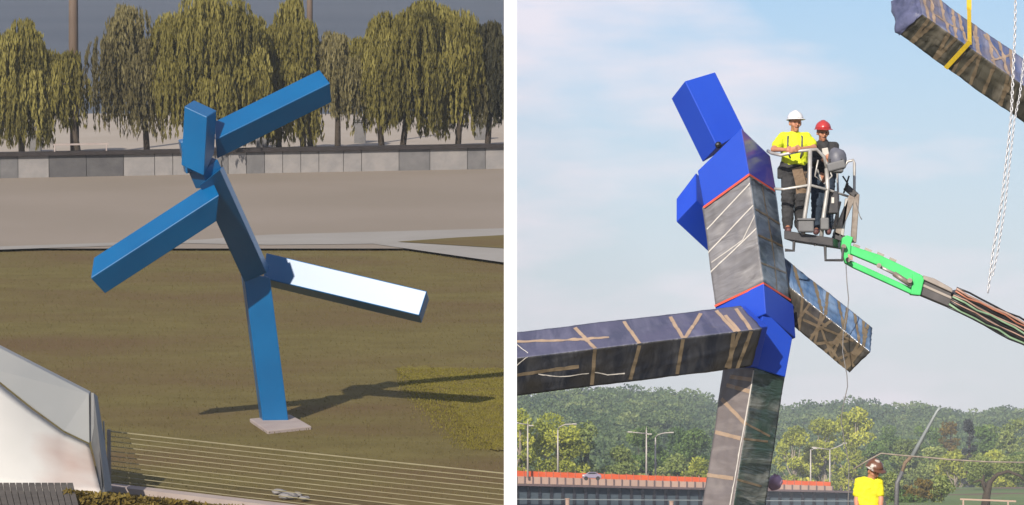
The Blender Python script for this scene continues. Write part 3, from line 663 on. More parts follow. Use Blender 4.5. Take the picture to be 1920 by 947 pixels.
# shoulder
sh1 = beam_pts(R, [(1309, 320), (1390, 240), (1446, 292)], [(1318, 388), (1405, 326), (1454, 357)], DS - .04, DS - .03)
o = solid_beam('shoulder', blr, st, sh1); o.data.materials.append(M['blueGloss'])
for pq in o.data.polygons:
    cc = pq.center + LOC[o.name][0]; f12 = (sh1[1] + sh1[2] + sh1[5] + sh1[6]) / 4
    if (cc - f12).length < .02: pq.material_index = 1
hd = beam_pts(R, [(1258, 185), (1284, 152), (1341, 135)], [(1318, 304), (1345, 276), (1396, 246)], DS + .35, DS + .2)
solid_beam('head', blr, st, hd)
o = MB().ball(R.P(1347, 272, DS + .16), .05, 10).build('lifting_lug_hole', M['dark'], st)
cap = [R.P(1268, 373, DS + .62), R.P(1305, 324, DS + .80), R.P(1306, 376, DS + .48), R.P(1268, 416, DS + .32)]
av = (R.P(1323, 467, DS + .85) - R.P(1268, 416, DS + .32)) * 1.15
solid_beam('rear_arm', blr, st, cap + [p + av for p in cap], .01)
# left wrapped arm
la = beam_pts(R, [(958, 622), (958, 673), (958, 739)], [(1389, 576), (1429, 616), (1410, 690)], DS - 1.1, DS - .75)
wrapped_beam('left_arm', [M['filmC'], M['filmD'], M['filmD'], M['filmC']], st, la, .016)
for pl, s_ in (([(966, 640), (1142, 632)], 0), ([(1078, 613), (1116, 652)], 0), ([(1170, 602), (1200, 645)], 0), ([(1257, 592), (1281, 633)], 0), ([(1314, 586), (1284, 633)], 0), ([(1343, 581), (1380, 622)], 0), ([(1360, 590), (1386, 620)], 0), ([(1380, 577), (1409, 619)], 0),
               ([(966, 704), (1086, 688)], 1), ([(1116, 656), (1110, 722)], 1), ([(1199, 648), (1182, 712)], 1), ([(1281, 637), (1270, 702)], 1), ([(1376, 626), (1368, 692)], 1), ([(1388, 624), (1362, 690)], 1), ([(1409, 622), (1382, 694)], 1)):
    tape(R, la, st, s_, pl, .06 if s_ == 0 else .06, 'tape' if s_ == 0 else 'tapedim', 'tape', .014)
tape(R, la, st, 1, [(1010, 704), (1050, 708), (1105, 702)], .015, 'tape_glint', 'film_glint', .03)  # glints of the film laid on as thin white strips
tape(R, la, st, 1, [(1112, 700), (1140, 705), (1172, 702)], .015, 'tape_glint', 'film_glint', .03)
tape(R, la, st, 0, [(966, 642), (990, 660)], .014, 'tape_glint', 'film_glint', .03)
tape(R, la, st, 1, [(990, 670), (966, 690)], .014, 'tape_glint', 'film_glint', .03)
solid_beam('arm_joint', blr, st, beam_pts(R, [(1386, 576), (1427, 613), (1408, 686)], [(1398, 572), (1440, 612), (1422, 690)], DS - .7, DS - .55))
# right rear wrapped arm
ra = beam_pts(R, [(1470, 478), (1478, 545), (1500, 612)], [(1630, 618), (1634, 656), (1588, 702)], DS + .9, DS + .4)
ra = beam_pts(R, [(1472, 478), (1481, 538), (1478, 596)], [(1632, 620), (1632, 660), (1590, 702)], DS + .75, DS + .3)
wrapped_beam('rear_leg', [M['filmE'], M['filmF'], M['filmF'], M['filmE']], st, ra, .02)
for pl in (([(1490, 610), (1524, 560)]), ([(1505, 600), (1600, 640)]), ([(1520, 630), (1560, 600)]), ([(1530, 645), (1590, 640)]), ([(1545, 660), (1588, 625)]), ([(1560, 678), (1612, 655)]), ([(1548, 640), (1582, 690)]), ([(1575, 640), (1600, 688)]), ([(1538, 615), (1560, 672)]), ([(1566, 690), (1604, 668)]), ([(1510, 585), (1550, 612)])):
    tape(R, ra, st, 1, pl, .045, 'tapedim', 'tape', .018)
for u0, sk in ((.12, .04), (.35, .05), (.5, -.06), (.62, .05), (.72, -.05), (.8, .06), (.9, .02), (.95, -.04)): band(R, ra, st, u0, sk, (0, 1), .05, ('tapedim', 'tapedim'))

# beam hanging from the crane
DH = 57.0
hb0 = [(1690, -4), (1730, 26), (1684, 68)]
hb = beam_pts(R, [(1712, -26), (1728, 26), (1684, 68)], [(1990, 150), (1996, 214), (1990, 272)], DH, DH + .5)
hb_t = thing('hanging_beam', 'wrapped sculpture beam slung from a crane at the upper right corner', 'beam', R, hb[1])
M['filmJ'] = filmmat('film_over_faded_blue', c(.07, .11, .26), c(.27, .27, .34), c(.19, .16, .17), rough=.2, bump=.7)
M['filmK'] = filmmat('film_over_moss_cloth', c(.03, .03, .022), c(.2, .18, .14), c(.075, .07, .05), rough=.16, bump=1.0)
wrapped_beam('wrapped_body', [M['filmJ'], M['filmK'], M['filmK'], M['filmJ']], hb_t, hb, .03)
# bunched cloth at its end
endp = [R.P(x, y, DH + d) for x, y, d in ((1680, 12, .3), (1700, -6, .3), (1728, 24, 0), (1684, 68, .2), (1676, 36, .4))]
b = MB(); cen = sum(hb[:4], Vector()) / 4; dirv = (sum(hb[:4], Vector()) - sum(hb[4:], Vector())).normalized()
rings = []
for i in range(9):
    u = i / 8; rad = 1.05 if i == 0 else math.cos(u * PI / 2) ** .5 * 1.04 + .02
    for k in range(24):
        s_ = k / 24 * 4; kk = int(s_); p = hb[kk].lerp(hb[(kk + 1) % 4], s_ - kk); p = cen + (p - cen) * rad + dirv * (.12 * u)
        p += (p - cen).normalized() * (noise.noise(p * 4) * .09 - max(0, .3 - abs(noise.noise(p * 7))) * .12) * (0 if i == 0 else 1); rings.append(p)
fs = [(i * 24 + k, i * 24 + (k + 1) % 24, (i + 1) * 24 + (k + 1) % 24, (i + 1) * 24 + k) for i in range(8) for k in range(24)] + [tuple(8 * 24 + k for k in range(24))]
b.add(rings, fs).build('bunched_cloth', mat('slate_purple_cloth', c(.05, .06, .12), c(.13, .14, .25), 5, rough=.5, coat=.2, bump=.8, bscale=6), hb_t, smooth=True)
for u0, sk in ((.03, .02), (.10, -.012), (.17, .022), (.26, -.02), (.30, .015), (.38, .03), (.42, -.03), (.50, .01), (.58, .025), (.66, -.02), (.76, .02), (.88, -.01)):
    band(R, hb, hb_t, u0, sk)
for pl in (([(1752, 22), (1800, 52)]), ([(1848, 62), (1890, 122)]), ([(1860, 112), (1900, 100)])): tape(R, hb, hb_t, 0, pl, .05, 'tape', 'tape', .026)
# yellow lifting sling, round the beam and up to the crane hook
sl = thing('lifting_sling', 'yellow webbing sling looped under the hanging wrapped beam', 'sling', R, R.P(1817, 80, DH))
tape(R, hb, sl, 0, [(1817, 12), (1818, 82)], .075, 'yellow', 'strap', .04)
tape(R, hb, sl, 1, [(1819, 78), (1773, 128)], .075, 'yellow', 'strap', .04)
p = onface(R, hb, 0, 1817, 14, .045)[0]; MB().bar(p - Vector((0, 0, .03)), p + Vector((.02, .1, 3.2)), .065, .012, (0, 1, 0)).build('strap', M['yellow'], sl)
# chains
def chain(name, label, path, r=.022):
    t = thing(name, label, 'chain', R, path[0], 'steel chains of the crane')
    lk = MB(); n1, n2 = 8, 5; vs = []; fs = []
    for i in range(n1):
        a = 2 * PI * i / n1; cx, cz = math.cos(a) * r * .62, math.sin(a) * r * 1.25
        for j in range(n2):
            bb = 2 * PI * j / n2; rr = r * .3; vs.append((cx + math.cos(a) * math.cos(bb) * rr, math.sin(bb) * rr, cz + math.sin(a) * math.cos(bb) * rr))
    for i in range(n1):
        for j in range(n2): fs.append((i * n2 + j, ((i + 1) % n1) * n2 + j, ((i + 1) % n1) * n2 + (j + 1) % n2, i * n2 + (j + 1) % n2))
    me = lk.add(vs, fs).mesh('link', True); me.materials.append(M['chain'])
    seg = []; 
    for a, b_ in zip(path[:-1], path[1:]):
        n = max(1, int((b_ - a).length / (r * 1.95)))
        for i in range(n): seg.append((a.lerp(b_, i / n), (b_ - a).normalized()))
    for i, (p, d) in enumerate(seg):
        o = bpy.data.objects.new('link', me); C.objects.link(o); o.parent = t
        o.matrix_local = Matrix.Translation(p - path[0]) @ d.to_track_quat('Z', 'Y').to_matrix().to_4x4() @ Matrix.Rotation(PI / 2 * (i % 2) + .5, 4, 'Z')
    return t
DC = 56.0
chain('chain', 'long bright chain hanging in front of the slung beam', [R.P(1905, -60, DC), R.P(1903, 60, DC), R.P(1896, 220, DC), R.P(1878, 380, DC), R.P(1862, 470, DC), R.P(1852, 552, DC)], .027)
chain('chain', 'shorter second chain meeting the long one below the slung beam', [R.P(1926, 60, DC - .1), R.P(1912, 180, DC - .1), R.P(1902, 225, DC - .1), R.P(1884, 390, DC - .1), R.P(1871, 470, DC - .1), R.P(1860, 520, DC - .1)], .022)

# ------------------------------------------------------------------ aerial lift
DL = 59.5
def RP(x, y, d=0.0): return R.P(x, y, DL + d)
lift = thing('boom_lift', 'green jib boom lift with an open tubular basket carrying two workers', 'lift', R, RP(1530, 450))
fl = [RP(1470, 432, -.35), RP(1562, 446, -.35), RP(1578, 452, .55), RP(1486, 438, .6)]
MB().poly(fl, .12).build('basket_floor', M['dsteel'], lift, bevel=.01)
def tb(pts, r=.022, name='rail', m='steel'): return MB().tube(pts, r, 8).build(name, M[m], lift, smooth=True)
tb([RP(1440, 283, .1), RP(1446, 287, -.25), RP(1464, 291, -.35), RP(1500, 283, -.38), RP(1531, 280, -.38), RP(1545, 294, -.3), RP(1550, 316, -.28)], .024, 'top_rail')
tb([RP(1452, 354, -.3), RP(1470, 355, -.36), RP(1518, 347, -.38), RP(1556, 357, -.3)], .02, 'mid_rail')
tb([RP(1519, 280, -.38), RP(1518, 346, -.38), RP(1509, 404, -.36), RP(1506, 440, -.35)], .03, 'basket_post')
tb([RP(1550, 316, -.28), RP(1552, 352, -.3), RP(1543, 414, -.3), RP(1540, 444, -.3)], .03, 'basket_post')
tb([RP(1547, 300, .5), RP(1580, 318, .5), RP(1589, 303, .5), RP(1600, 300, .5), RP(1602, 306, .5), RP(1602, 372, .5), RP(1604, 445, .4)], .02, 'rear_rail')
tb([RP(1570, 322, .4), RP(1572, 380, .4), RP(1570, 448, .4)], .016, 'basket_post')
tb([RP(1580, 330, .2), RP(1590, 345, .2), RP(1582, 362, .2), RP(1592, 330, .1)], .012, 'hose', 'hosek')
tb([RP(1534, 300, -.3), RP(1528, 330, -.25), RP(1540, 340, -.2), RP(1533, 318, -.1)], .012, 'hose', 'steel')
tb([RP(1556, 357, -.3), RP(1580, 365, .2), RP(1602, 372, .5)], .018, 'mid_rail')
tb([RP(1548, 300, -.3), RP(1560, 330, -.3), RP(1545, 345, -.3)], .012, 'brace')
b = MB(); b.box(RP(1567, 312, -.2), (.26, .3, .12), Matrix.Rotation(-.25, 4, 'Y')); b.box(RP(1567, 320, -.2), (.2, .24, .06)); b.build('control_console', M['gplastic'], lift, bevel=.02)
b = MB().ball(RP(1570, 298, -.15), .14, 14, (.95, .8, 1.15)); 
for v in b.v: v += Vector((0, 0, 1)) * noise.noise(v * 8) * .03
b.build('console_cover', mat('grey_vinyl_cover', c(.10, .105, .13), c(.16, .165, .2), 8, rough=.5), lift, smooth=True)
for px in (1556, 1578): MB().tube([RP(px, 308, -.3), RP(px, 298, -.32)], .012, 6).build('joystick', M['dsteel'], lift)
MB().box(RP(1561, 380, -.1), (.15, .2, .31)).build('battery_box', M['dsteel'], lift, bevel=.012)
MB().poly([RP(1559, 370, -.22), RP(1564, 370, -.22), RP(1564, 381, -.22), RP(1559, 381, -.22)], .004, (0, 1, 0)).build('sticker', M['tape_glint'], lift)
MB().box(RP(1511, 423, -.42), (.22, .16, .19)).build('tool_bin', M['gplastic'], lift, bevel=.02)
MB().box(RP(1511, 412, -.43), (.25, .19, .03)).build('bin_rim', M['gplastic'], lift, bevel=.01)
MB().box(RP(1546, 420, -.38), (.12, .14, .17)).build('tool_bin', M['gplastic'], lift, bevel=.02)
for q in ([(1489, 448), (1488, 470), (1472, 469)], [(1547, 457), (1548, 488), (1579, 488), (1581, 464)], [(1528, 450), (1529, 461)]):
    MB().tube([RP(x, y, -.3) for x, y in q], .022, 6).build('step_bracket', M['dsteel'], lift)
for q, w_, m in (([(1598, 368), (1567, 442)], .10, 'brownm'), ([(1606, 364), (1600, 455)], .08, 'brownm'), ([(1588, 372), (1578, 445)], .05, 'steel'), ([(1575, 378), (1563, 430)], .04, 'brownm'), ([(1585, 350), (1606, 368)], .09, 'dsteel'), ([(1562, 440), (1590, 452)], .1, 'dsteel')):
    MB().bar(RP(*q[0], .25), RP(*q[1], .25), w_, .1, (0, 1, 0)).build('linkage', M[m], lift, bevel=.01)
tb([RP(1605, 380, .2), RP(1612, 405, .1), RP(1616, 412, .1)], .006, 'wire', 'wire')
# green jib
def plate(name, pts, m, d0=.1, th=.14, bev=.012): return MB().poly([RP(x, y, d0) for x, y in pts], th, (0, 1, 0)).build(name, M[m], lift, bevel=bev)
plate('jib_head', [(1579, 446), (1588, 441), (1600, 445), (1596, 458), (1594, 492), (1586, 494), (1583, 486), (1577, 462)], 'green', .02, .22)
plate('jib_upper_arm', [(1582, 456), (1650, 478), (1690, 497), (1727, 515), (1726, 532), (1700, 524), (1652, 500), (1590, 474)], 'green', .05, .16)
plate('jib_lower_arm', [(1584, 486), (1600, 490), (1712, 541), (1712, 553), (1600, 502), (1586, 494)], 'green', .06, .14)
plate('jib_end_plate', [(1712, 512), (1729, 516), (1733, 524), (1726, 554), (1708, 552)], 'green', 0, .24)
tb([RP(1648, 499, .0), RP(1678, 514, .0)], .022, 'cylinder_rod'); MB().tube([RP(1676, 513, .0), RP(1708, 534, .0)], .038, 10).build('jib_cylinder', M['brownm'], lift, smooth=True)
for x, y in ((1706, 526), (1648, 498), (1590, 487), (1582, 462)): MB().tube([RP(x, y, -.08), RP(x, y, .05)], .035, 10).build('pin', M['brownm'], lift)
for x, y in ((1600, 462), (1622, 470), (1645, 478), (1668, 488)): MB().box(RP(x + 6, y - 1, .12), (.10, .03, .035), Matrix.Rotation(.4, 4, 'Y')).build('clip', M['boomt'], lift)
MB().poly([RP(1590, 476, .0), RP(1599, 480, .0), RP(1599, 488, .0), RP(1590, 486, .0)], .06, (0, 1, 0)).build('bracket', M['hosep'], lift)
# boom: inner section, then hoses over the outer section (goes on past the frame to the machine)
plate('boom_inner_section', [(1727, 519), (1784, 546), (1784, 577), (1724, 552)], 'boomg', .05, .26)
plate('boom_top_strip', [(1731, 516), (1752, 522), (1786, 541), (1786, 549), (1731, 524)], 'boomt', -.0, .1)
plate('boom_side_strip', [(1730, 532), (1784, 556), (1784, 561), (1730, 537)], 'boomt', .035, .03, .003)
BA, BB = RP(1784, 558, .12), RP(2330, 834, 1.2)
MB().bar(BA, BB, .2, .25, (0, 0, 1)).build('boom_outer_section', M['boomg'], lift, bevel=.01)
dv = (BB - BA); up = Vector((0, -1, 0)).cross(dv).normalized(); up = up if up.z > 0 else -up
for i, (o_, m, r) in enumerate(((.145, 'hosek', .014), (.115, 'hosep', .017), (.09, 'hoser', .012), (.06, 'hosek', .017), (.03, 'hosep', .012), (.005, 'hoseg', .014), (-.025, 'hosek', .02), (-.055, 'hosep', .011), (-.085, 'hosek', .017), (-.115, 'hoseg', .016), (-.14, 'hosek', .012))):
    q = []
    for j in range(25):
        u = j / 24; w_ = .010 * math.sin(u * 34 + i * 1.7) + .008 * math.sin(u * 71 + i)
        q.append(BA.lerp(BB, u) + up * (o_ * (1 + .12 * math.sin(u * 9)) + w_) + Vector((0, -.12 - .01 * (i % 3), 0)))
    MB().tube(q, r, 6).build('hose', M[m], lift, smooth=True)
# loose cable hanging from the jib
cb = thing('hanging_cable', 'thin grey cable dangling from the green jib past the wrapped beam', 'cable', R, RP(1586, 495))
q = [(1586, 495), (1588, 530), (1591, 560), (1589, 585), (1581, 625), (1580, 660), (1588, 704), (1589, 725), (1580, 765), (1577, 790), (1584, 830), (1592, 870), (1590, 960), (1588, 1080)]
MB().tube([RP(x, y, -.35 if i < 5 else -.45) for i, (x, y) in enumerate(q)], .007, 5).build('cable', M['wire'], cb, smooth=True)

# ------------------------------------------------------------------ people
def sphere_pts(ctr, r, sq=(1, 1, 1)):
    out = []
    for i in range(1, 6):
        th = PI * i / 6
        for k in range(10):
            a = 2 * PI * k / 10; out.append(Vector(ctr) + Vector((math.sin(th) * math.cos(a) * r * sq[0], math.sin(th) * math.sin(a) * r * sq[1], math.cos(th) * r * sq[2])))
    out += [Vector(ctr) + Vector((0, 0, r * sq[2])), Vector(ctr) - Vector((0, 0, r * sq[2]))]
    return out
def caps(bm, a, b, ra, rb, sq=(1, 1, 1)):
    vs = [bm.verts.new(p) for p in sphere_pts(a, ra, sq) + sphere_pts(b, rb, sq)]
    r = bmesh.ops.convex_hull(bm, input=vs)
    dead = [v for v in vs if v.is_valid and not v.link_faces]
    bmesh.ops.delete(bm, geom=dead, context='VERTS')
def blend(name, capslist, m, parent, voxel=.011, smooth=4):
    """tapered limbs fused into one continuous surface"""
    bm = bmesh.new()
    for cp in capslist: caps(bm, *cp)
    me = bpy.data.meshes.new(name); bm.to_mesh(me); bm.free()
    o = bpy.data.objects.new('tmp', me); C.objects.link(o)
    r = o.modifiers.new('r', 'REMESH'); r.mode = 'VOXEL'; r.voxel_size = voxel; r.use_smooth_shade = True
    s_ = o.modifiers.new('s', 'SMOOTH'); s_.factor = .5; s_.iterations = smooth
    dg = bpy.context.evaluated_depsgraph_get(); ev = o.evaluated_get(dg); me2 = bpy.data.meshes.new_from_object(ev)
    if name in ('shirt', 'trousers', 'khaki_legging'):
        for v in me2.vertices:
            d = 1 - abs(noise.noise(Vector((v.co.x * 5, v.co.y * 5, v.co.z * 13)))) * 3.5; v.co += v.normal * max(0, d) * .011
    me2.name = name; me2.materials.clear(); bpy.data.objects.remove(o); 
    return link(name, me2, m, parent)
def hand(cl, wrist, elbow, side, curl=.6, out=Vector((0, -1, 0)), s=1.0):
    """palm, four unequal bent fingers and a thumb leaving the side of the palm"""
    d = (wrist - elbow).normalized(); n = d.cross(Vector((0, 0, 1))).normalized(); up = n.cross(d).normalized()
    acr = up; flex = (n * side)
    pc = wrist + d * .05 * s
    cl.append((wrist, pc, .026 * s, .03 * s)); cl.append((pc - acr * .02 * s, pc + acr * .02 * s, .022 * s, .022 * s))
    for i, ln in enumerate((.070, .078, .072, .056)):
        r0 = pc + d * .035 * s + acr * (.033 - .022 * i) * s; k1 = r0 + (d * .8 + flex * .35 * curl).normalized() * ln * .5 * s
        k2 = k1 + (d * .35 + flex * curl).normalized() * ln * .32 * s; k3 = k2 + (flex * curl - d * .1).normalized() * ln * .25 * s
        cl += [(r0 - d * .02 * s, k1, .0105 * s, .0095 * s), (k1, k2, .0095 * s, .009 * s), (k2, k3, .009 * s, .0075 * s)]
    t0 = wrist + d * .03 * s + acr * .026 * s; t1 = t0 + (acr * .7 + d * .7 + flex * .3).normalized() * .035 * s; t2 = t1 + (d * .8 + flex * .5).normalized() * .03 * s
    cl += [(t0, t1, .014 * s, .0115 * s), (t1, t2, .0115 * s, .0095 * s)]
def person(label, D, J, shirt, trousers, helmet, helmet_m, yaw=0.0, tilt=0.0, sleeves='short', group=None, boots=True, bulk=1.0):
    ppm = FPX / D
    q = {k: R.P(v[0], v[1], D + (v[2] if len(v) > 2 else 0)) for k, v in J.items()}
    t = thing('person', label, 'person', R, Vector((q['pelvis'].x, D, q['footl'].z - .05)), group)
    hd = q['head']; rot = Matrix.Rotation(yaw, 3, 'Z') @ Matrix.Rotation(tilt, 3, 'X'); f = rot @ Vector((0, -1, 0)); rt = rot @ Vector((1, 0, 0)); up = rot @ Vector((0, 0, 1))
    b = []
    b += [(hd + up * .035 + f * -.015, hd + up * .03 + f * .015, .082, .08), (hd + up * .0, hd - up * .06 + f * .035, .072, .046), (hd - up * .06 + f * .03, hd - up * .095 + f * .045, .045, .028)]
    b += [(hd + up * .005 + f * .088, hd - up * .02 + f * .106, .011, .015)]                                         # nose
    for s_ in (-1, 1): b += [(hd + rt * s_ * .078 + up * .012, hd + rt * s_ * .082 - up * .025 - f * .004, .016, .012), (hd + rt * s_ * .028 + up * .03 + f * .075, hd + rt * s_ * .04 + up * .03 + f * .068, .013, .012), (hd + rt * s_ * .04 - up * .02 + f * .05, hd + rt * s_ * .03 - up * .035 + f * .055, .028, .024)]
    b += [(hd - up * .05 - f * .01, q['neck'], .055, .06), (q['neck'], q['chest'], .07, .12)]
    b += [(q['shl'], q['shr'], .062, .062), (q['chest'] + Vector((-.07, 0, 0)), q['chest'] + Vector((.07, 0, 0)), .115, .115), (q['chest'], q['waist'], .13, .125), (q['waist'], q['pelvis'], .125, .14)]
    for s_ in 'lr':
        b += [(q['sh' + s_], q['el' + s_], .052, .041), (q['el' + s_], q['wr' + s_], .04, .027)]
        b += [(q['pelvis'] * .4 + q['hip' + s_] * .6, q['kn' + s_], .09, .06), (q['kn' + s_], q['an' + s_], .058, .038), (q['an' + s_], q['foot' + s_], .036, .035)]
        hand(b, q['wr' + s_], q['el' + s_], -1 if s_ == 'l' else 1)
    blend('body', b, M['skin'], t, .009, 2)
    sl = []
    sl += [(q['neck'] + Vector((0, 0, -.035)), q['chest'], .085, .14), (q['shl'], q['shr'], .08, .08), (q['chest'] + Vector((-.075, 0, 0)), q['chest'] + Vector((.075, 0, 0)), .13, .13), (q['chest'] + Vector((-.05, 0, 0)), q['waist'] + Vector((-.04, 0, 0)), .13, .13), (q['chest'] + Vector((.05, 0, 0)), q['waist'] + Vector((.04, 0, 0)), .13, .13), (q['waist'] + Vector((-.03, 0, -.02)), q['waist'] + Vector((.03, 0, -.04)), .14, .142)]
    sl = [(a, b_, ra * bulk, rb * bulk) for a, b_, ra, rb in sl]
    for s_ in 'lr':
        k = .62 if sleeves == 'short' else 1.0
        sl.append((q['sh' + s_], q['sh' + s_].lerp(q['el' + s_], k), .072 * bulk, .07 * bulk))
        if sleeves != 'short': sl.append((q['el' + s_], q['el' + s_].lerp(q['wr' + s_], .92), .058, .042))
    blend('shirt', sl, M[shirt], t, .014, 3)
    tr = [(q['pelvis'] + Vector((-.06, 0, .02)), q['pelvis'] + Vector((.06, 0, .02)), .138, .138)]
    for s_ in 'lr': tr += [(q['hip' + s_], q['kn' + s_], .108, .082), (q['kn' + s_], q['an' + s_] + Vector((0, 0, .02)), .08, .068)]
    tr = [(a, b_, ra * bulk, rb * bulk) for a, b_, ra, rb in tr]
    blend('trousers', tr, M[trousers], t, .014, 3)
    if boots:
        for s_ in 'lr': blend('boot', [(q['an' + s_] + Vector((0, 0, .03)), q['an' + s_] - Vector((0, 0, .03)), .052, .052), (q['an' + s_] - Vector((0, 0, .035)), q['foot' + s_], .05, .046)], M['boot'], t, .012, 2)
    for s_ in (-1, 1):
        MB().ball(hd + rt * s_ * .031 + up * .014 + f * .079, .011, 8).build('eye', M['dark'], t, smooth=True)
    MB().tube([hd - rt * .024 - up * .052 + f * .078, hd - up * .055 + f * .084, hd + rt * .024 - up * .052 + f * .078], .006, 6).build('mouth', M['boot'], t, smooth=True)
    # hair at the nape, under the hat
    MB().ball(hd - f * .02 + up * .02, .088, 12, (1, 1, .8)).build('hair', M['dark'], t, smooth=True)
    # hard hat: shell with a ridge, brim and peak
    hc = hd + up * .06; vs = []; fs = []; nu, nv_ = 20, 8
    hrot = rot @ Matrix.Rotation(-.12, 3, 'X')
    def hp(x, y, z): return hc + hrot @ Vector((x, y, z))
    for i in range(nv_ + 1):
        th = PI / 2 * i / nv_
        for k in range(nu):
            a = 2 * PI * k / nu; rr = math.sin(th)
            x = rr * math.cos(a) * .112; y = rr * math.sin(a) * .132; z = math.cos(th) * .115 + (.008 if abs(x) < .018 else 0)
            vs.append(hp(x, y, z))
    for i in range(nv_):
        for k in range(nu): fs.append((i * nu + k, i * nu + (k + 1) % nu, (i + 1) * nu + (k + 1) % nu, (i + 1) * nu + k))
    b = MB().add(vs, fs); o = b.build(helmet, M[helmet_m], t, smooth=True); sol = o.modifiers.new('s', 'SOLIDIFY'); sol.thickness = .006
    vs = []; fs = []
    for k in range(24):
        a = 2 * PI * k / 24; e = .016 + (.045 * max(0, -math.sin(a)) ** 1.5)
        for (r_, z_) in ((0, .004), (e, -.008 - .15 * max(0, e - .02)), (e, -.015 - .15 * max(0, e - .02)), (0, -.006)):
            vs.append(hp(math.cos(a) * (.110 + r_), math.sin(a) * (.130 + r_), z_))
    for k in range(24):
        for j in range(4): fs.append((k * 4 + j, k * 4 + (j + 1) % 4, ((k + 1) % 24) * 4 + (j + 1) % 4, ((k + 1) % 24) * 4 + j))
    MB().add(vs, fs).build('brim', M[helmet_m], o, smooth=False)
    return t, q
D1 = 59.62
p1, q1 = person('man in white hard hat and yellow shirt leaning on the basket rail with clasped hands', D1,
    dict(head=(1491, 231, -.12), neck=(1490, 252, -.06), chest=(1489, 272, -.02), waist=(1490, 298, .02), pelvis=(1489, 318, .04), shl=(1468, 260, -.03), shr=(1511, 260, -.03),
         ell=(1450, 280, -.22), elr=(1527, 277, -.22), wrl=(1473, 281, -.44), wrr=(1502, 279, -.46), hipl=(1480, 322, .04), hipr=(1499, 322, .04),
         knl=(1477, 374, .0), knr=(1501, 374, .06), anl=(1477, 424, .02), anr=(1500, 423, .12), footl=(1478, 432, -.14), footr=(1503, 431, -.02)),
    'shirt', 'dcloth', 'hard_hat', 'helw', yaw=.25, tilt=.1, bulk=1.12)
MB().bar(q1['waist'] + Vector((.02, -.15, -.13)), q1['hipr'] + Vector((.02, -.13, -.22)), .15, .02, (0, 1, 0)).build('thigh_pouch', M['khaki'], p1, bevel=.006)
blend('khaki_legging', [(q1['hipr'], q1['hipr'].lerp(q1['knr'], .75), .132, .102)], M['khaki'], p1, .014, 2)
for s_ in (-1, 1):
    q = [q1['neck'] + Vector((s_ * .075, .03, .0)), q1['neck'] + Vector((s_ * .10, -.08, -.04)), q1['chest'] + Vector((s_ * .10, -.145, .0)), q1['chest'] + Vector((s_ * .095, -.15, -.12)), q1['waist'] + Vector((s_ * .07, -.15, .0))]
    MB().tube(q, .013, 6).build('harness_strap', M['strap'], p1, smooth=True)
b = MB()
vs = [q1['pelvis'] + Vector((math.cos(a) * .2, math.sin(a) * .155, .035 + .01 * math.sin(3 * a))) for a in [2 * PI * k / 20 for k in range(21)]]
b.tube(vs, .022, 6).build('belt', M['dcloth'], p1)
for x in (-.2, .17): MB().box(q1['pelvis'] + Vector((x, -.03, -.05)), (.07, .12, .16)).build('tool_pouch', M['dcloth'], p1, bevel=.015)
D2 = 60.2
p2, q2 = person('man in red helmet and dark jacket standing behind the lift console', D2,
    dict(head=(1543, 249, -.12), neck=(1543, 266, -.06), chest=(1545, 286, 0), waist=(1545, 312, .02), pelvis=(1543, 332, .04), shl=(1526, 275, -.02), shr=(1563, 276, -.02),
         ell=(1520, 304, -.12), elr=(1571, 300, -.12), wrl=(1541, 300, -.36), wrr=(1560, 296, -.4), hipl=(1534, 336, .04), hipr=(1552, 336, .04),
         knl=(1532, 384, -.05), knr=(1554, 384, -.03), anl=(1531, 428, .0), anr=(1553, 428, .02), footl=(1530, 435, -.14), footr=(1553, 435, -.12)),
    'dcloth', 'navy', 'helmet', 'helr', yaw=.15, tilt=.2, sleeves='long')
MB().bar(q2['chest'] + Vector((.0, -.16, .05)), q2['waist'] + Vector((.04, -.16, .02)), .09, .02, (0, 1, 0)).build('glove', M['tape_glint'], p2, bevel=.01)
D3 = 59.0
p3, q3 = person('worker in white hard hat with painted brown shading and yellow shirt at bottom edge', D3,
    dict(head=(1638, 883, -.06), neck=(1634, 899, 0), chest=(1629, 915, .02), waist=(1627, 944, .03), pelvis=(1627, 966, .03), shl=(1612, 905, 0), shr=(1645, 905, 0),
         ell=(1606, 938, -.02), elr=(1652, 936, -.05), wrl=(1608, 968, -.14), wrr=(1650, 966, -.16), hipl=(1618, 974, 0), hipr=(1637, 974, 0),
         knl=(1617, 1028, 0), knr=(1638, 1028, .04), anl=(1617, 1092, .02), anr=(1639, 1092, .1), footl=(1617, 1100, -.14), footr=(1640, 1100, -.04)),
    'shirt2', 'olive', 'hard_hat', 'helb', yaw=.6, tilt=.5)

# ------------------------------------------------------------------ road bridge far behind
def brp(px, y0, y1, off=0.0):        # a point of the bridge line; y0/y1 are its heights at its two ends
    u = (px - 969) / (1320 - 969); return R.P(px, y0 + (y1 - y0) * u, 680 + 12 * u + off)
br = thing('road_bridge', 'long road bridge with peach parapet and dark blue grey girder', 'bridge', R, brp(1200, 957, 957))
x = 969 - 3 * 15.2
while x < 1600:
    x2 = x + 15.2; a, b_ = brp(x + .5, 893, 904), brp(x2 - .5, 893, 904); c1, d1 = brp(x2 - .5, 906.5, 914.5), brp(x + .5, 906.5, 914.5)
    if x < 1560: MB().poly([a, b_, c1, d1], .4, (0, 1, 0)).build('parapet_panel', M['parapet'], br)
    a, b_ = brp(x2 - .5, 892.6, 903.6, -.15), brp(x2 - .5, 907, 915, -.15)
    MB().bar(a, b_, .12, .2, (1, 0, 0)).build('joint', M['deckedge'], br)
    x = x2
a, b_ = brp(920, 909, 916.5, -.6), brp(1600, 909, 916.5, -.6); MB().bar(a, b_, 1.6, .33).build('deck_edge', M['deckedge'], br)
x = 969 - 2 * 21.4
